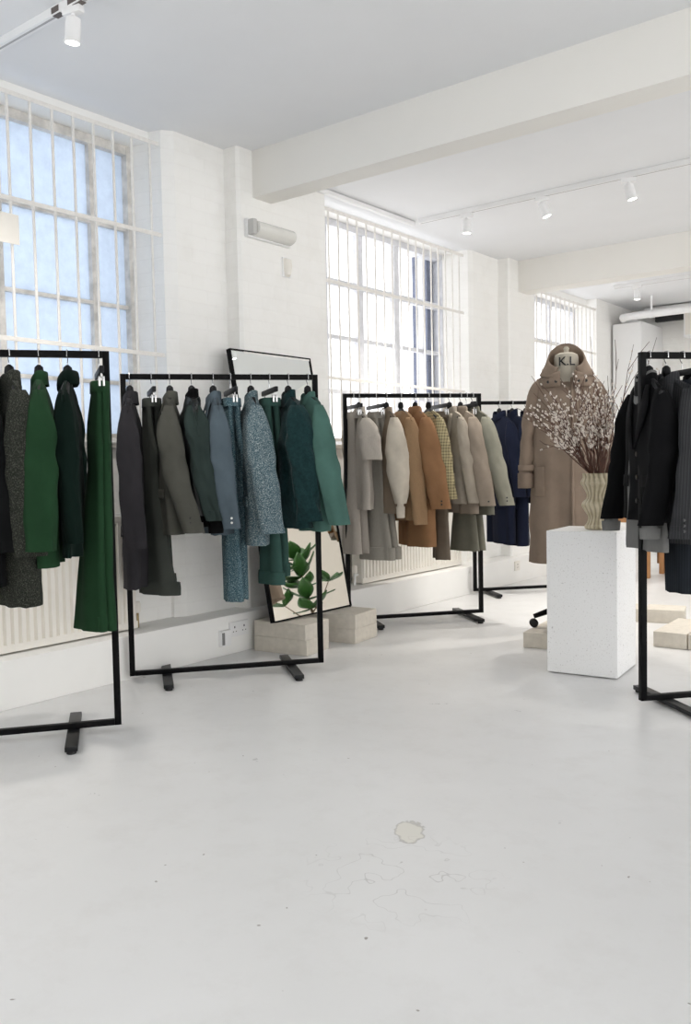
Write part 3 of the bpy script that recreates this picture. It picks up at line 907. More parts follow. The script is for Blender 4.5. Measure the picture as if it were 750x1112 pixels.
class Jacket:
    """local frame: x across the shoulders, y through the thickness (front = +y), z up, 0 at the rail top"""
    def __init__(j, seed, neck=-0.105, L=0.72, sw=0.205, a_hem=0.215, b=0.055, b_hem=0.06, slope=0.36, sl=0.62, sr=0.062, cuff=0.05,
                 swing=0.05, out=0.03, fold=0.010, nr=0.07, waist=0.96, wr=0.008, skew=0.0):
        j.__dict__.update(locals())
        j.zap = neck - 0.23
        j.zh = neck - L
    def a(j, z):
        t = min(1, max(0, (j.zap - z) / max(1e-3, j.zap - j.zh)))
        w = math.sin(PI * min(1, t * 1.5)) * (1 - j.waist) if t < 0.667 else 0
        return (j.sw * (1 - t) + j.a_hem * t) * (1 - w)
    def bb(j, z):
        t = min(1, max(0, (j.zap - z) / max(1e-3, j.zap - j.zh)))
        return j.b * (1 - t) + j.b_hem * t
    def zr(j, x):
        x = abs(x)
        return j.neck - 0.012 - j.slope * max(0, x - j.nr) - 0.9 * max(0, x - j.sw * 0.86) 
    def foldd(j, x, z):
        t = min(1, max(0, (j.zap - z) / max(1e-3, j.zap - j.zh)))
        return j.fold * (0.25 + t) * (math.sin(x * 34 + j.seed) + 0.6 * math.sin(x * 61 + j.seed * 2.3 + z * 3))
    def surf(j, x, z, side):
        if z <= j.zap:
            a, b = j.a(z), j.bb(z)
            k = max(0, 1 - (abs(x) / a) ** 2.4) ** (1 / 2.4)
            return side * (b * k) + j.foldd(x, z) * k
        zr = j.zr(x)
        tau = min(1, max(0, (z - j.zap) / max(1e-4, zr - j.zap)))
        k = max(0, 1 - (abs(x) / j.sw) ** 2.4) ** (1 / 2.4)
        return side * (j.b * k * (1 - 0.80 * tau ** 1.8)) + j.foldd(x, z) * k * (1 - tau)
    def torso(j):
        N, m1, m2 = 56, 18, 12
        rings = []
        def pt(z, ca, sa, tau=None):
            e = 2 / 2.4
            cx = math.copysign(abs(ca) ** e, ca)
            sy = math.copysign(abs(sa) ** e, sa)
            if tau is None:
                x = j.a(z) * cx
                y = j.bb(z) * sy
                zz = z
                k = abs(sy)
                y += j.foldd(x, z) * k
            else:
                x = j.sw * cx
                zr = j.zr(x)
                zz = j.zap + (zr - j.zap) * tau
                y = j.b * sy * (1 - 0.80 * tau ** 1.8) + j.foldd(x, zz) * abs(sy) * (1 - tau)
            d = j.wr * nz(x * 9 + j.seed * 7.1, y * 9, zz * 6) + j.wr * .5 * nz(x * 23 + j.seed * 3, y * 20, zz * 14)
            r = math.hypot(x, y) + 1e-6
            return (x + d * x / r, y + d * (1 if y > 0 else -1) * abs(sa), zz)
        angs = [2 * PI * k / N for k in range(N)]
        # hem turned inside first
        inner = [[(p[0] * 0.93, p[1] * 0.82, p[2] + 0.05) for p in [pt(j.zh, math.cos(a), math.sin(a)) for a in angs]]]
        inner2 = [[(p[0] * 0.965, p[1] * 0.92, p[2] + 0.002) for p in [pt(j.zh, math.cos(a), math.sin(a)) for a in angs]]]
        rings += inner + inner2
        for i in range(m1):
            t = i / m1
            z = j.zh + (j.zap - j.zh) * t
            rings.append([pt(z + (0.004 * nz(k * .3, j.seed, 1) if i == 0 else 0), math.cos(a), math.sin(a)) for k, a in enumerate(angs)])
        for i in range(m2 + 1):
            tau = i / m2
            rings.append([pt(0, math.cos(a), math.sin(a), tau) for a in angs])
        return MB().loft(rings, True, True, True)
    def sleeve(j, sg, sl=None, out=None, swing=None, puff=0.0, sr=None, cuff=None, lift=0.0):
        sl = sl or j.sl
        out = j.out if out is None else out
        swing = j.swing if swing is None else swing
        sr = sr or j.sr
        cuff = cuff or j.cuff
        z0 = j.zr(j.sw * 0.9) - 0.005
        A = Vector((sg * (j.sw - 0.035), 0, z0 + 0.002))
        B = Vector((sg * (j.sw + 0.012 + out * 0.35), swing * 0.15, z0 - sl * 0.45))
        Cc = Vector((sg * (j.sw + out), swing, z0 - sl))
        rings = []
        n, N = 26, 28
        for i in range(n + 1):
            t = i / n
            c = A * (1 - t) ** 2 + (B * 2 - (A + Cc) * 0.5) * (2 * t * (1 - t)) + Cc * t * t
            k = 0.36 + 0.64 * math.sin(PI / 2 * min(1, t / 0.34)) ** 0.9
            kx = 0.5 + 0.5 * math.sin(PI / 2 * min(1, t / 0.15))
            wy = (sr * (1 - t) + cuff * t + puff * math.sin(PI * t ** 1.6) + 0.006 * math.sin(PI * t)) * k
            wx = (sr * 0.62 * (1 - t) + cuff * 0.62 * t + puff * 0.6 * math.sin(PI * t ** 1.6)) * kx
            ring = []
            for kk in range(N):
                a = 2 * PI * kk / N
                x, y = wx * math.cos(a), wy * math.sin(a)
                f = 0.0045 * math.sin(t * 26 + 2 * a + j.seed) * math.exp(-((t - 0.5) / 0.16) ** 2) + j.wr * .8 * nz(c.z * 11 + a, j.seed * 5 + sg, math.sin(a) * 1.5)
                f += 0.006 * math.sin(3 * a + j.seed * 1.7 + t * 2) * t
                r = math.hypot(x, y) + 1e-6
                ring.append((c.x + x + f * x / r, c.y + y + f * y / r, c.z))
            rings.append(ring)
        last = rings[-1]
        cx = sum(p[0] for p in last) / N
        cy = sum(p[1] for p in last) / N
        rings.append([(cx + (p[0] - cx) * .88, cy + (p[1] - cy) * .92, p[2] + 0.001) for p in last])
        rings.append([(cx + (p[0] - cx) * .78, cy + (p[1] - cy) * .84, p[2] + 0.05) for p in last])
        j.last_cuff = (Cc, cuff, z0, sl, out, swing)
        return MB().loft(rings, True, True, True)
    def collar(j, kind, h=0.035):
        N = 40
        rx, ry = j.nr, 0.031
        z = j.neck - 0.022
        if kind == 'stand':
            pr = [(1.10, -0.012), (1.04, 0.0), (1.0, h * .5), (0.98, h), (0.92, h + 0.002), (0.90, h - 0.01), (0.92, -0.005)]
        elif kind == 'rolled':
            pr = [(1.10, -0.012), (1.0, 0.0), (1.02, h * .6), (1.10, h), (1.20, h * .9), (1.28, h * .45), (1.26, 0.0), (1.16, -0.008), (1.1, h * .5), (0.9, h * .6), (0.86, 0.0)]
        else:
            pr = [(1.08, -0.014), (0.98, h * .3), (0.94, h * .95), (1.00, h * 1.12), (1.12, h), (1.20, -0.006), (1.26, -0.024), (1.18, -0.026), (1.05, h * .6), (0.88, h * .6), (0.88, 0)]
        rings = []
        for k, dz in pr:
            ring = []
            for i in range(N):
                a = 2 * PI * i / N
                c, s = math.cos(a), math.sin(a)
                front = max(0, s)
                zz = z + dz - 0.03 * front ** 2 - (0.035 * front ** 3 if (kind == 'shirt' and dz < 0) else 0)
                ring.append((rx * k * c * (1 - .12 * front), ry * k * s * 1.1, zz))
            rings.append(ring)
        return MB().loft(rings, True)
    def lapel(j, sg, side, zb, w=0.075, gap=0.004):
        rings = []
        for i in range(11):
            t = i / 10
            z = j.neck - 0.035 + (zb - (j.neck - 0.035)) * t
            xi = 0.055 * (1 - t) + 0.004
            ww = w * math.sin(PI * (0.18 + 0.78 * t)) ** 0.8 if t < 0.55 else w * (1 - t) / 0.45 * 0.95 + 0.004
            if t < 0.3:
                ww *= 0.72 + 0.28 * t / 0.3
            ring = []
            for q in range(5):
                x = sg * (xi + ww * q / 4)
                y = j.surf(x, z, side) + side * (0.008 + 0.003 * math.sin(PI * q / 4))
                ring.append((x, y, z))
            rings.append(ring)
        return MB().loft(rings, False)
    def flap(j, x0, x1, z0, z1, side, off=0.006):
        rings = []
        for i in range(4):
            z = z0 + (z1 - z0) * i / 3
            rings.append([(x0 + (x1 - x0) * q / 5, j.surf(x0 + (x1 - x0) * q / 5, z, side) + side * off, z) for q in range(6)])
        return MB().loft(rings, False)

def button(par, p, r, mat, axis='y'):
    if axis == 'y':
        m = MB().tube([(p[0], p[1] - 0.003, p[2]), (p[0], p[1] + 0.003, p[2])], r, 12)
    else:
        m = MB().tube([(p[0] - 0.003, p[1], p[2]), (p[0] + 0.003, p[1], p[2])], r, 12)
    return m.build('button', mat, par)

def garment(R, s, yaw, name, cat, label, mat, seed, hlabel=None, collar='lapel', smat=None, cmat=None, side=-1, lapels=True, cuffbtn=None, ncb=3,
            pockets=True, frontbtn=None, near={}, far={}, sleeves=True, grp=None, ch=0.035, hang=True, rib=None, flip=False, half=0.19, cuffband=None, xo=0.0, **kw):
    """side = -1: the garment's front is on its local -y face"""
    p = R['L'] + R['d'] * s
    rz = R['rz'] - PI / 2 + math.radians(yaw)
    if hang:
        hanger(R, s, math.radians(yaw), hlabel or (' '.join(('black hanger of the ' + label).split()[:16])), False, min(half, kw.get('sw', .205) - 0.02))
    p = p + Vector((math.cos(rz), math.sin(rz), 0)) * xo
    t = thing(name, label, cat, (p.x, p.y, R['z']), rz, grp or 'garments on the clothes rails')
    J = Jacket(seed, **kw)
    fr_ = side
    J.torso().build('body', mat, t, angle=60)
    sm = smat or mat
    if sleeves:
        for sg, prm in ((1, near), (-1, far)):
            prm = dict(prm)
            prm['swing'] = prm.get('swing', J.swing) * 1.0
            so_ = J.sleeve(sg, **prm).build('sleeve', sm, t, angle=70)
            Cc, cf, z0, sl, out, swg = J.last_cuff
            if cuffbtn and sg == 1:
                for k in range(ncb):
                    z = z0 - sl + 0.03 + k * 0.022
                    button(so_, (Cc.x + cf * 0.60 - (out * .35) * (k * .022 + .03) / sl, Cc.y - cf * 0.3, z), 0.0055, cuffbtn, 'x')
            if cuffband:
                bm_, bh = cuffband
                rings = []
                for dz, k in ((-bh * .2, .86), (-bh, .80), (-bh * 1.02, .70), (-bh * .2, .66), (0.02, .6), (0.02, .7)):
                    rings.append([(Cc.x + cf * .62 * k * math.cos(a), Cc.y + cf * k * math.sin(a), z0 - sl + dz) for a in [2 * PI * i / 20 for i in range(20)]])
                MB().loft(rings, True).build('cuff', bm_, so_)
    if collar:
        c = J.collar(collar, ch).build('collar', cmat or mat, t, angle=60)
        if side < 0:
            c.rotation_euler = (0, 0, PI)
    zb = J.neck - min(0.36, J.L * 0.5)
    if lapels:
        for sg in (1, -1):
            J.lapel(sg, side, zb).build('lapel', cmat or mat, t, angle=60, solid=0.004)
    if pockets:
        for sg in (1, -1):
            zz = J.neck - J.L * 0.68
            J.flap(sg * 0.07, sg * 0.17, zz, zz - 0.05, side).build('pocket_flap', mat, t, angle=60, solid=0.003)
    if frontbtn:
        for k in range(3):
            z = zb - 0.02 - 0.1 * k
            if z > J.zh + 0.06:
                button(t, (0.015, J.surf(0.015, z, side) + side * 0.004, z), 0.011, frontbtn)
    if rib:
        rings = []
        for z, k in ((J.zh + 0.01, 1.0), (J.zh - 0.02, .94), (J.zh - 0.055, .95), (J.zh - 0.06, .88), (J.zh, .86)):
            rings.append([(J.a_hem * k * math.copysign(abs(math.cos(a)) ** .83, math.cos(a)), J.b_hem * k * math.copysign(abs(math.sin(a)) ** .83, math.sin(a)), z) for a in [2 * PI * i / 48 for i in range(48)]])
        MB().loft(rings, True).build('hem_band', rib, t)
    return t, J

def trousers(R, s, yaw, name, label, mat, seed, top=-0.125, L=0.98, w0=0.20, w1=0.26, dx=0.0, th=0.032, crotch=0.035, gap=0.05, turnup=0.0, leg2=0.0, hlabel=None, hang=True, split=0.0, cat='trousers', fl=0.45, lean=0.0, tw=0.0, sway=0.0):
    """hung folded at the crease: local x is the profile (waist to seat), the two legs lie one behind the other along y"""
    p = R['L'] + R['d'] * s
    rz = R['rz'] - PI / 2 + math.radians(yaw)
    if hang:
        hanger(R, s, math.radians(yaw), hlabel or (' '.join(('black clip hanger of the ' + label).split()[:16])), True)
    t = thing(name, label, cat, (p.x, p.y, R['z']), rz, 'garments on the clothes rails')
    N, n = 30, 30
    zc = top - 0.26
    for li, sg in enumerate((-1, 1)):
        rings = []
        Lz = L + (leg2 if sg > 0 else 0)
        for i in range(n + 1):
            u = i / n
            z = top - 0.035 - (Lz - 0.035) * u
            q = max(0, (u - fl) / (1 - fl))
            w = w0 + (w1 - w0) * (u * .55 + q * .45)
            xb = dx * u + lean * u * u
            xl = xb - w / 2 - split * sg * u
            xr = xb + w / 2 + crotch * math.exp(-((z - zc) / 0.07) ** 2) - split * sg * u
            b = th * (0.75 + 0.5 * u)
            yc = sg * (gap * 0.42 + gap * .35 * u) + sway * u
            ring = []
            for k in range(N):
                a = 2 * PI * k / N
                ca, sa = math.cos(a), math.sin(a)
                cx = math.copysign(abs(ca) ** .7, ca)
                sy = math.copysign(abs(sa) ** .85, sa)
                x = (xl + xr) / 2 + cx * (xr - xl) / 2
                y = yc + b * sy * (1 - 0.25 * abs(cx))
                f = 0.006 * math.sin(x * 55 + seed + z * 2) * (0.4 + u) + 0.008 * nz(x * 8 + seed, sg * 3, z * 5)
                ring.append((x, y + f * (abs(sa)), z + (0.006 * nz(k * .4, seed, sg) if i == n else 0)))
            rings.append(ring)
        for i, ring in enumerate(rings):
            an = math.radians(tw) * (i / n) ** 0.8
            cc, ss = math.cos(an), math.sin(an)
            rings[i] = [(q[0] * cc - q[1] * ss, q[0] * ss + q[1] * cc, q[2]) for q in ring]
        last = rings[-1]
        cx = sum(q[0] for q in last) / N
        cy = sum(q[1] for q in last) / N
        rings.append([(cx + (q[0] - cx) * .95, cy + (q[1] - cy) * .8, q[2] + 0.001) for q in last])
        rings.append([(cx + (q[0] - cx) * .92, cy + (q[1] - cy) * .7, q[2] + 0.06) for q in last])
        lg = MB().loft(rings, True, True, True).build('trouser_leg', mat, t, angle=60)
        if turnup:
            rr = []
            zb = top - Lz
            for dz, k in ((-0.003, 1.0), (-0.004, 1.05), (turnup * .5, 1.055), (turnup, 1.045), (turnup + 0.002, 0.99)):
                rr.append([(cx + (q[0] - cx) * k, cy + (q[1] - cy) * (1 + (k - 1) * 3), zb + dz) for q in last])
            MB().loft(rr, True).build('turn_up', mat, lg)
    rings = []
    for z, k in ((top - 0.042, 1.04), (top, 1.0), (top + 0.002, 0.95), (top - 0.03, 0.9)):
        rings.append([(k * w0 / 2 * math.copysign(abs(math.cos(a)) ** .6, math.cos(a)), k * (gap * .5 + th * .72) * math.copysign(abs(math.sin(a)) ** .8, math.sin(a)), z) for a in [2 * PI * i / 36 for i in range(36)]])
    MB().loft(rings, True).build('waistband', mat, t, angle=60)
    return t

# ---- fabrics
F = {}
F['moss'] = fabric('dark_moss_wool', (50, 53, 47), 'fleck', (92, 94, 84))
F['green'] = fabric('bottle_green_wool', (36, 74, 45))
F['dgreen'] = fabric('deep_green_satin', (15, 34, 28))
F['ink'] = fabric('near_black_cloth', (24, 25, 26))
F['plum'] = fabric('charcoal_plum_wool', (58, 56, 60))
F['slate_green'] = fabric('green_grey_suiting', (72, 76, 71))
F['olive_grey'] = fabric('olive_grey_suiting', (92, 92, 84))
F['bomber'] = fabric('bottle_black_satin', (22, 30, 28), 'satin')
F['bomber_s'] = fabric('dark_green_sleeve_cloth', (54, 68, 65))
F['rib'] = fabric('black_ribbing', (16, 16, 17), 'linen')
F['slate'] = fabric('slate_blue_suiting', (94, 110, 121))
F['tweed'] = fabric('teal_tweed', (82, 112, 124), 'tweed', (196, 208, 206))
F['tweed2'] = fabric('blue_teal_tweed', (72, 108, 122), 'tweed', (166, 194, 198))
F['sea'] = fabric('sea_green_crepe', (62, 98, 90))
F['fuzzy'] = fabric('dark_teal_fuzzy_pile', (30, 64, 66), 'fuzzy')
F['jade'] = fabric('jade_green_crepe', (84, 128, 118))
F['stone'] = fabric('stone_linen', (206, 196, 184), 'linen')
F['oat'] = fabric('oatmeal_linen', (212, 202, 189), 'linen')
F['greige'] = fabric('greige_flannel', (188, 182, 170), 'linen')
F['taupe'] = fabric('taupe_silk', (172, 152, 130))
F['cream'] = fabric('cream_silk', (240, 228, 208))
F['camel'] = fabric('camel_knit', (186, 148, 106), 'linen')
F['tan'] = fabric('tan_camel_wool', (176, 128, 84))
F['check'] = fabric('yellow_check', (214, 198, 148), 'check', (88, 80, 58), 0.8)
F['brownt'] = fabric('brown_grey_wool', (136, 122, 106))
F['sand'] = fabric('sand_wool', (200, 188, 170))
F['mush'] = fabric('mushroom_wool', (186, 170, 152))
F['khaki'] = fabric('khaki_grey_wool', (140, 138, 122))
F['olive'] = fabric('olive_grey_wool', (128, 127, 113))
F['olive_l'] = fabric('pale_olive_wool', (164, 163, 146))
F['navy'] = fabric('navy_wool', (26, 32, 52))
F['black'] = fabric('black_suiting', (24, 24, 26))
F['grey'] = fabric('grey_shirting', (136, 136, 134), 'linen')
F['pin'] = fabric('charcoal_pinstripe', (62, 63, 66), 'pinstripe', (104, 104, 106), 0.55)
F['pind'] = fabric('dark_blue_grey_pinstripe', (44, 49, 56), 'pinstripe', (74, 80, 88), 0.5)

# ---- rail with green garments
garment(RA, 0.535, 4, 'jacket', 'jacket', 'black jacket cut off by the picture edge on the green rail', F['ink'], 1, L=0.80, sl=0.60)
garment(RA, 0.619, 16, 'coat', 'coat', 'dark moss flecked wool coat with pointed collar and gilt button', F['moss'], 2, collar='shirt', lapels=False, L=0.88, sl=0.62, sr=0.066, cuff=0.060,
        frontbtn=M_btn_g, ch=0.04, b=0.06, b_hem=0.075, side=-1, swing=0.01, out=0.02)
garment(RA, 0.729, 3, 'coat', 'coat', 'bottle green jacket with stand collar, second from the rail end trousers', F['green'], 3, collar='stand', lapels=False, pockets=False, L=0.735, sl=0.60, sr=0.052, cuff=0.056, b=0.06, b_hem=0.05, swing=-0.01, out=0.05, ch=0.04)
garment(RA, 0.837, -3, 'blouse', 'blouse', 'narrow deep green blouse with rolled collar between green jacket and trousers', F['dgreen'], 4, collar='rolled', lapels=False, pockets=False, L=0.70, sl=0.58, sr=0.038, cuff=0.030, b=0.042, b_hem=0.03, swing=0.02, out=0.0, ch=0.045)
trousers(RA, 0.957, 4, 'trousers', 'bottle green wide flared trousers at the end of the green rail', F['green'], 5, L=0.985, w0=0.15, w1=0.22, crotch=0.03, th=0.034, gap=0.025, tw=24, sway=-0.055)

# ---- rail with grey and teal garments
garment(RB, 0.046, -4, 'coat', 'coat', 'long charcoal plum coat beside the left post of the teal rail', F['plum'], 6, L=0.95, sl=0.68, sr=0.050, b=0.05, b_hem=0.05, out=0.02, swing=0.03, a_hem=0.20)
trousers(RB, 0.150, 4, 'trousers', 'green grey wide trousers with turn-ups on the teal rail', F['slate_green'], 7, L=0.97, w0=0.16, w1=0.24, turnup=0.06, split=0.05, leg2=-0.03, th=0.03, tw=40)
garment(RB, 0.241, -4, 'blazer', 'blazer', 'olive grey blazer with cuff buttons on the teal rail', F['olive_grey'], 8, L=0.69, sl=0.615, sr=0.058, cuff=0.050, cuffbtn=M_btn, out=0.05, swing=0.10, b=0.06)
garment(RB, 0.349, 2, 'bomber_jacket', 'jacket', 'black green satin bomber jacket with ribbed collar and cuffs', F['bomber'], 9, collar='stand', lapels=False, pockets=False, smat=F['bomber_s'], cmat=F['rib'], L=0.60, sl=0.56, sr=0.056, cuff=0.045, rib=F['rib'], cuffband=(F['rib'], 0.06), b=0.075, b_hem=0.07, wr=0.03, out=0.04, swing=0.075, ch=0.05)
garment(RB, 0.457, 2, 'blazer', 'blazer', 'slate blue blazer with pale cuff buttons on the teal rail', F['slate'], 10, L=0.70, sl=0.60, sr=0.050, cuff=0.042, cuffbtn=M_btn_l, ncb=2, out=0.06, swing=0.05, b=0.06)
trousers(RB, 0.545, 4, 'trousers', 'blue teal tweed trousers between slate blazer and tweed jacket', F['tweed2'], 11, L=1.03, w0=0.17, w1=0.15, crotch=0.02, split=0.03, th=0.03, tw=25)
garment(RB, 0.649, 2, 'tweed_jacket', 'jacket', 'flecked teal tweed jacket with stand collar', F['tweed'], 12, collar='stand', lapels=False, L=0.76, sl=0.63, sr=0.066, cuff=0.058, cuffbtn=M_btn, ncb=1, out=0.06, swing=0.045, b=0.065, b_hem=0.065, ch=0.04)
trousers(RB, 0.745, 4, 'trousers', 'sea green trousers with turn-ups next to the tweed jacket', F['sea'], 13, L=0.945, w0=0.17, w1=0.20, turnup=0.06, split=0.04, leg2=-0.03, th=0.035, crotch=0.02, tw=20)
garment(RB, 0.843, 6, 'fuzzy_jacket', 'jacket', 'dark teal fuzzy pile jacket beside the jade blazer', F['fuzzy'], 14, collar='stand', lapels=False, pockets=False, L=0.68, sl=0.58, sr=0.075, cuff=0.06, b=0.085, b_hem=0.075, wr=0.022, out=0.02, swing=0.04, ch=0.045)
garment(RB, 0.945, 8, 'blazer', 'blazer', 'jade green blazer with stand collar by the right post of the teal rail', F['jade'], 15, collar='stand', lapels=False, L=0.70, sl=0.60, sr=0.060, cuff=0.055, out=0.07, swing=0.06, b=0.06, b_hem=0.07, ch=0.035)

# ---- rail with beige and tan garments
trousers(RC, 0.070, 6, 'trousers', 'stone linen trousers next to the left post of the beige rail', F['stone'], 16, L=0.94, w0=0.14, w1=0.17, crotch=0.0, th=0.03, tw=30)
garment(RC, 0.110, 1, 'shirt', 'shirt', 'oatmeal short sleeved shirt near the left post of the beige rail', F['oat'], 17, collar='shirt', lapels=False, pockets=False, L=0.66, sl=0.27, sr=0.060, cuff=0.066, b=0.05, b_hem=0.05, out=0.03, swing=0.02, sw=0.21)
trousers(RC, 0.225, 6, 'trousers', 'greige wide flannel trousers with deep turn-ups', F['greige'], 18, L=0.98, w0=0.15, w1=0.25, turnup=0.08, crotch=0.0, th=0.035, dx=0.02, fl=.3, tw=35)
garment(RC, 0.300, 1, 'blouse', 'blouse', 'taupe blouse with cream balloon sleeves', F['taupe'], 19, collar='stand', lapels=False, pockets=False, smat=F['cream'], L=0.69, sl=0.60, sr=0.06, cuff=0.035, near={'puff': 0.03, 'sl': 0.56}, far={'puff': 0.03}, cuffband=(F['cream'], 0.09), b=0.06, b_hem=0.06, out=0.04, swing=0.01)
garment(RC, 0.400, 4, 'cardigan', 'cardigan', 'camel knit cardigan with long sleeves beside the cream sleeved blouse', F['camel'], 20, collar=None, lapels=False, pockets=False, L=0.74, sl=0.70, sr=0.066, cuff=0.048, b=0.06, out=0.04, swing=0.03)
garment(RC, 0.500, 6, 'coat', 'coat', 'tan camel wool coat with cuff buttons, the warmest colour on the rail', F['tan'], 21, L=0.92, sl=0.60, sr=0.075, cuff=0.068, cuffbtn=M_btn, ncb=2, b=0.075, b_hem=0.085, out=0.07, swing=0.06, side=1)
garment(RC, 0.595, 6, 'blouse', 'blouse', 'yellow checked blouse behind the tan coat', F['check'], 22, collar=None, lapels=False, pockets=False, L=0.60, sl=0.54, sr=0.05, cuff=0.045, b=0.05, out=0.04, swing=0.04)
trousers(RC, 0.672, 4, 'trousers', 'brown grey tapered trousers behind the checked blouse', F['brownt'], 23, L=1.0, w0=0.15, w1=0.12, crotch=0.02, th=0.035, split=0.05, tw=22)
garment(RC, 0.745, 6, 'jacket', 'jacket', 'slim sand wool jacket left of the mushroom blazer', F['sand'], 24, L=0.64, sl=0.57, sr=0.05, cuff=0.045, b=0.055, out=0.05, swing=0.05)
garment(RC, 0.825, 8, 'blazer', 'blazer', 'mushroom wool blazer between sand jacket and olive blazer', F['mush'], 25, L=0.71, sl=0.59, sr=0.066, cuff=0.058, b=0.065, out=0.07, swing=0.05, cuffbtn=M_btn, ncb=1, side=1)
trousers(RC, 0.868, 4, 'trousers', 'khaki grey flared trousers under the olive blazer', F['khaki'], 26, L=0.95, w0=0.14, w1=0.24, crotch=0.0, th=0.035, tw=30)
garment(RC, 0.912, 10, 'blazer', 'blazer', 'olive grey blazer by the right post of the beige rail', F['olive'], 27, L=0.72, sl=0.59, sr=0.066, cuff=0.058, smat=F['olive_l'], b=0.065, out=0.08, swing=0.08, cuffbtn=M_btn, ncb=2, side=1)

# ---- rail with navy garments
garment(RD, 0.235, 8, 'coat', 'coat', 'long navy coat with rolled collar on the far rail', F['navy'], 28, collar='rolled', lapels=False, L=1.04, sl=0.60, b=0.06, b_hem=0.06, out=0.03, ch=0.05, a_hem=0.20)
garment(RD, 0.345, 8, 'coat', 'coat', 'long navy coat with peaked collar in the middle of the far rail', F['navy'], 29, collar='stand', lapels=False, L=1.06, sl=0.60, b=0.065, b_hem=0.07, out=0.03, ch=0.06, a_hem=0.21)
garment(RD, 0.46, 8, 'jacket', 'jacket', 'navy jacket with strapped cuffs partly behind the brown coat', F['navy'], 30, collar='stand', lapels=False, L=0.72, sl=0.66, b=0.06, out=0.05, swing=0.05, ch=0.05)

# ---- rail with black and charcoal tailoring
garment(RE, 0.045, -8, 'blazer', 'blazer', 'black blazer layered over a grey shirt beside the plinth', F['black'], 31, L=0.61, sl=0.56, sr=0.058, cuff=0.052, b=0.045, b_hem=0.05, frontbtn=M_btn, cuffband=(F['grey'], 0.055),
        near={'out': 0.0, 'swing': -0.06}, far={'out': 0.10, 'swing': -0.05}, sw=0.19, xo=-0.035, half=0.15)
garment(RE, 0.047, -8, 'shirt', 'shirt', 'grey shirt showing below and inside the black blazer', F['grey'], 32, collar='shirt', lapels=False, pockets=False, sleeves=False, L=0.735, sw=0.175, a_hem=0.20, b=0.035, b_hem=0.042, hang=False, ch=0.045, xo=-0.045)
garment(RE, 0.125, 0, 'blazer', 'blazer', 'charcoal pinstripe blazer in the middle of the dark rail', F['pin'], 33, L=0.70, sl=0.60, sr=0.07, cuff=0.062, b=0.05, b_hem=0.055, out=0.07, swing=-0.09, cuffbtn=M_btn, far={'out': -0.03, 'swing': 0.02})
trousers(RE, 0.20, 2, 'trousers', 'dark pinstripe trousers hanging below the charcoal blazer', F['pind'], 34, L=0.90, w0=0.17, w1=0.15, crotch=0.0, lean=0.03, th=0.03, tw=10)
garment(RE, 0.262, 0, 'blazer', 'blazer', 'black blazer at the picture edge on the dark rail', F['ink'], 35, L=0.66, sl=0.58, b=0.05, swing=-0.04)

# ------------------------------------------------------------------ dress form and brown coat
MX, MY = -2.165, 4.865
face = math.atan2(-MY + 0.3, -MX) - (-PI / 2)      # local -y looks into the room
df = thing('dress_form', 'linen dress form on a black wheeled stand behind the plinth', 'dress form', (MX, MY, HB), face)
tor = [(0.10, 0.085, 0.62), (0.155, 0.11, 0.66), (0.165, 0.115, 0.75), (0.155, 0.105, 0.85), (0.125, 0.09, 0.97), (0.140, 0.10, 1.08), (0.165, 0.115, 1.18), (0.160, 0.105, 1.27), (0.165, 0.09, 1.36),
       (0.140, 0.075, 1.415), (0.100, 0.070, 1.46), (0.080, 0.072, 1.49), (0.070, 0.068, 1.53), (0.069, 0.067, 1.585)]
rings = []
for i in range(len(tor) - 1):
    for k in range(3):
        t = k / 3
        a_, b_, z_ = [tor[i][q] * (1 - t) + tor[i + 1][q] * t for q in range(3)]
        rings.append([(a_ * math.cos(2 * PI * q / 40), b_ * math.sin(2 * PI * q / 40), z_) for q in range(40)])
rings.append([(0.069 * math.cos(2 * PI * q / 40), 0.067 * math.sin(2 * PI * q / 40), 1.585) for q in range(40)])
MB().loft(rings, True, True, True).build('torso', M_linen, df)
MB().lathe([(0.067, 1.585), (0.064, 1.60), (0.040, 1.612), (0.014, 1.616), (0.014, 1.63), (0.018, 1.637), (0.010, 1.648), (0.002, 1.65)], 24).build('neck_cap', M_linen, df)
MB().cyl((0, 0, 0.12), (0, 0, 0.68), 0.014, 12).build('pole', M_black, df)
for k in range(4):
    a = 0.15 + k * PI / 2
    c, s = math.cos(a), math.sin(a)
    lg = MB().tube([(0.015 * c, 0.015 * s, 0.13), (0.06 * c, 0.06 * s, 0.115), (0.20 * c, 0.20 * s, 0.065)], [0.022, 0.020, 0.014], 10).build('leg', M_black, df)
    w = MB()
    for o in (-0.011, 0.011):
        m = MB().tube([(0, o - 0.006, 0.026), (0, o + 0.006, 0.026)], 0.025, 16)
        m.xform(Matrix.Translation((0.20 * c, 0.20 * s, 0)) @ Matrix.Rotation(a, 4, 'Z'))
        w.add(m.v, m.f)
    w.build('castor', M_rubber, lg)
tx = bpy.data.curves.new('lettering', 'FONT')
tx.body = 'K.L'
tx.size = 0.07
tx.align_x = 'CENTER'
tx.extrude = 0.0008
tx.offset = 0.0008
tx.materials.append(M_btn)
tmp = bpy.data.objects.new('lettering_curve', tx)
COL.objects.link(tmp)
bpy.context.view_layer.update()
tme = bpy.data.meshes.new_from_object(tmp.evaluated_get(bpy.context.evaluated_depsgraph_get()))
bpy.data.objects.remove(tmp)
to = bpy.data.objects.new('lettering', tme)
COL.objects.link(to)
to.parent = df
for q in tme.vertices:
    q.co.z += math.sqrt(max(0, 0.0735 ** 2 - q.co.x ** 2)) - 0.0735
to.location = (0.0, -0.0735, 1.534)
to.rotation_euler = (PI / 2, 0, 0)

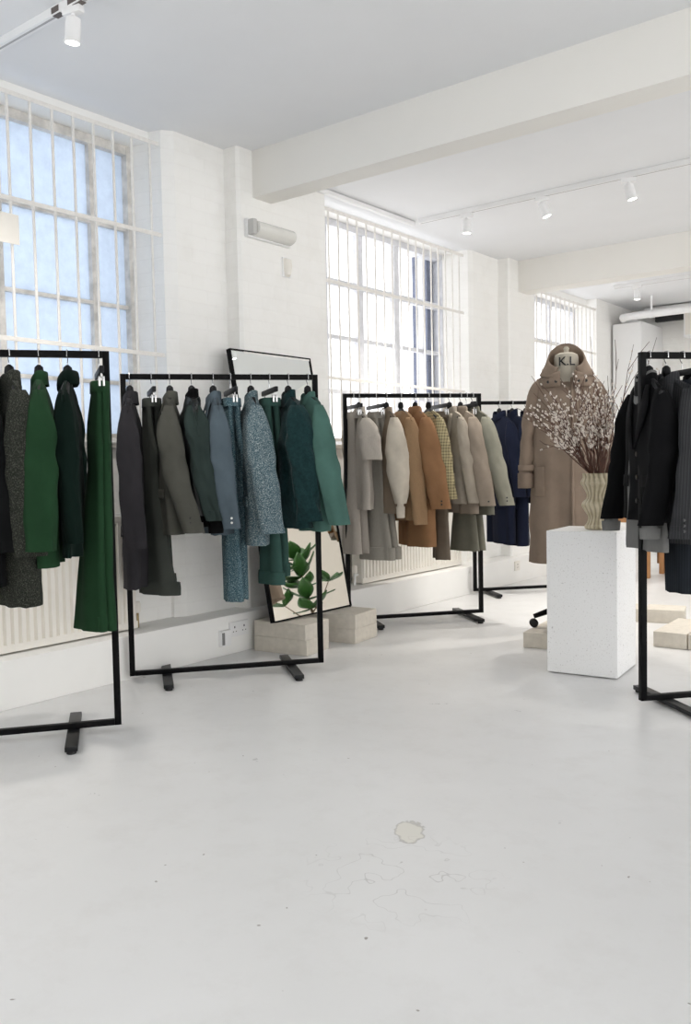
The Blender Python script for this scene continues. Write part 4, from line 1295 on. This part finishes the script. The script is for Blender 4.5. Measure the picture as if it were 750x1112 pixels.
# long brown coat worn by the dress form; coat frame: z = 0 at the collar base, front on local -y
M_coat = fabric('brown_melton_wool', (170, 148, 128))
ct = thing('wool_coat', 'long brown wool coat with turned-up collar worn by the dress form', 'coat', (MX, MY, 1.66), face)
J = Jacket(41, neck=-0.05, L=1.13, sw=0.190, a_hem=0.225, b=0.12, b_hem=0.17, slope=0.55, sl=0.62, sr=0.076, cuff=0.066, swing=-0.03, out=0.045, fold=0.012, nr=0.085, waist=1.0, wr=0.010)
J.torso().build('body', M_coat, ct, angle=60)
for sg in (1, -1):
    so_ = J.sleeve(sg).build('sleeve', M_coat, ct, angle=70)
    Cc, cf, z0, sl, out, swg = J.last_cuff
    rr = []
    for dz, k in ((0.0, 1.02), (-0.002, 1.12), (0.04, 1.14), (0.085, 1.12), (0.087, 1.0)):
        rr.append([(Cc.x + cf * .66 * k * math.cos(a), Cc.y + cf * k * 1.02 * math.sin(a), z0 - sl + dz) for a in [2 * PI * i / 28 for i in range(28)]])
    MB().loft(rr, True).build('cuff', M_coat, so_)
    rr = []
    for dz, k in ((0.10, 1.12), (0.102, 1.2), (0.132, 1.2), (0.134, 1.12)):
        rr.append([(Cc.x - sg * 0.008 + cf * .68 * k * math.cos(a), Cc.y + cf * k * 1.0 * math.sin(a), z0 - sl + dz) for a in [2 * PI * i / 28 for i in range(28)]])
    MB().loft(rr, True).build('cuff_strap', M_coat, so_)
# turned-up collar: a tall band open at the front whose front ends fold outwards
rings = []
n = 34
for r_i, (k, zf) in enumerate(((1.30, 0.0), (1.16, 0.35), (1.02, 0.7), (0.93, 1.0))):
    ring = []
    for i in range(n + 1):
        a = -PI / 2 + 0.42 + (2 * PI - 0.84) * i / n
        back = max(0, math.sin(a)) 
        f = (1 - math.sin(a)) / 2
        hgt = 0.160 * (1 - f) + 0.03 * f
        rx = 0.090 * k * (1 + .55 * f * (1 - zf * .3))
        ry = 0.082 * k * (1 + .35 * f)
        ring.append((rx * math.cos(a), ry * math.sin(a) - 0.01, -0.055 + hgt * zf - 0.06 * f * (1 - zf * .4)))
    rings.append(ring)
MB().loft(rings, False).build('collar', M_coat, ct, angle=70, solid=0.008)
for sg in (1, -1):
    pts = []
    rings = []
    for i in range(6):
        t = i / 5
        ring = []
        for q in range(6):
            u = q / 5
            x = sg * (0.038 + 0.10 * u)
            z = -0.075 - 0.035 * u - 0.085 * t + 0.03 * u * t
            y = -(0.105 + 0.028 * math.sin(PI * (0.15 + .7 * t)) + 0.012 * (1 - u)) + 0.10 * max(0, u - .35) ** 1.5
            ring.append((x, y, z))
        rings.append(ring)
    lp = MB().loft(rings, False).build('collar_tab', M_coat, ct, angle=70, solid=0.008)
    for u in (0.062, 0.105):
        button(lp, (sg * u, -0.142 + 0.10 * max(0, (u - .038) / .1 - .35) ** 1.5, -0.135), 0.0085, M_btn)
# inside of the collar opening, front edge, pocket welts, belt loop
rings = []
for i in range(24):
    z = -0.10 - 1.07 * i / 23
    rings.append([(0.02 + 0.03 * q / 2 * 0.5, J.surf(0.02 + 0.015 * q, z, -1) - 0.006 - 0.003 * (q == 1), z) for q in range(3)])
MB().loft(rings, False).build('front_placket', M_coat, ct, angle=70, solid=0.006)
for sg in (1, -1):
    J.flap(sg * 0.13, sg * 0.185, -0.62, -0.79, -1, 0.006).build('pocket_welt', M_coat, ct, angle=70, solid=0.008)
    J.flap(sg * 0.19, sg * 0.215, -0.50, -0.58, -1, 0.012).build('belt_loop', M_coat, ct, angle=70, solid=0.005)

# ------------------------------------------------------------------ daylight
w = bpy.data.worlds.new('daylight')
S.world = w
w.use_nodes = True
bg = w.node_tree.nodes['Background']
bg.inputs['Color'].default_value = (1.0, 0.997, 0.99, 1)
bg.inputs['Strength'].default_value = 1.35

# ------------------------------------------------------------------ camera
cd = bpy.data.cameras.new('camera')
cam = bpy.data.objects.new('camera', cd)
COL.objects.link(cam)
S.camera = cam
f_px, pitch, roll, yaw = 953.53, 0.0528231, -0.0197739, 0.666350
Fv = Vector((-math.sin(yaw) * math.cos(pitch), math.cos(yaw) * math.cos(pitch), -math.sin(pitch)))
R0 = Vector((math.cos(yaw), math.sin(yaw), 0))
U0 = R0.cross(Fv)
Rv = R0 * math.cos(roll) + U0 * math.sin(roll)
Uv = Rv.cross(Fv)
cam.matrix_world = Matrix(((Rv.x, Uv.x, -Fv.x, 0), (Rv.y, Uv.y, -Fv.y, 0), (Rv.z, Uv.z, -Fv.z, 1.07), (0, 0, 0, 1)))
cd.sensor_fit = 'VERTICAL'
cd.sensor_height = 36.0
cd.lens = f_px / 1112 * 36.0
cd.clip_start = 0.05
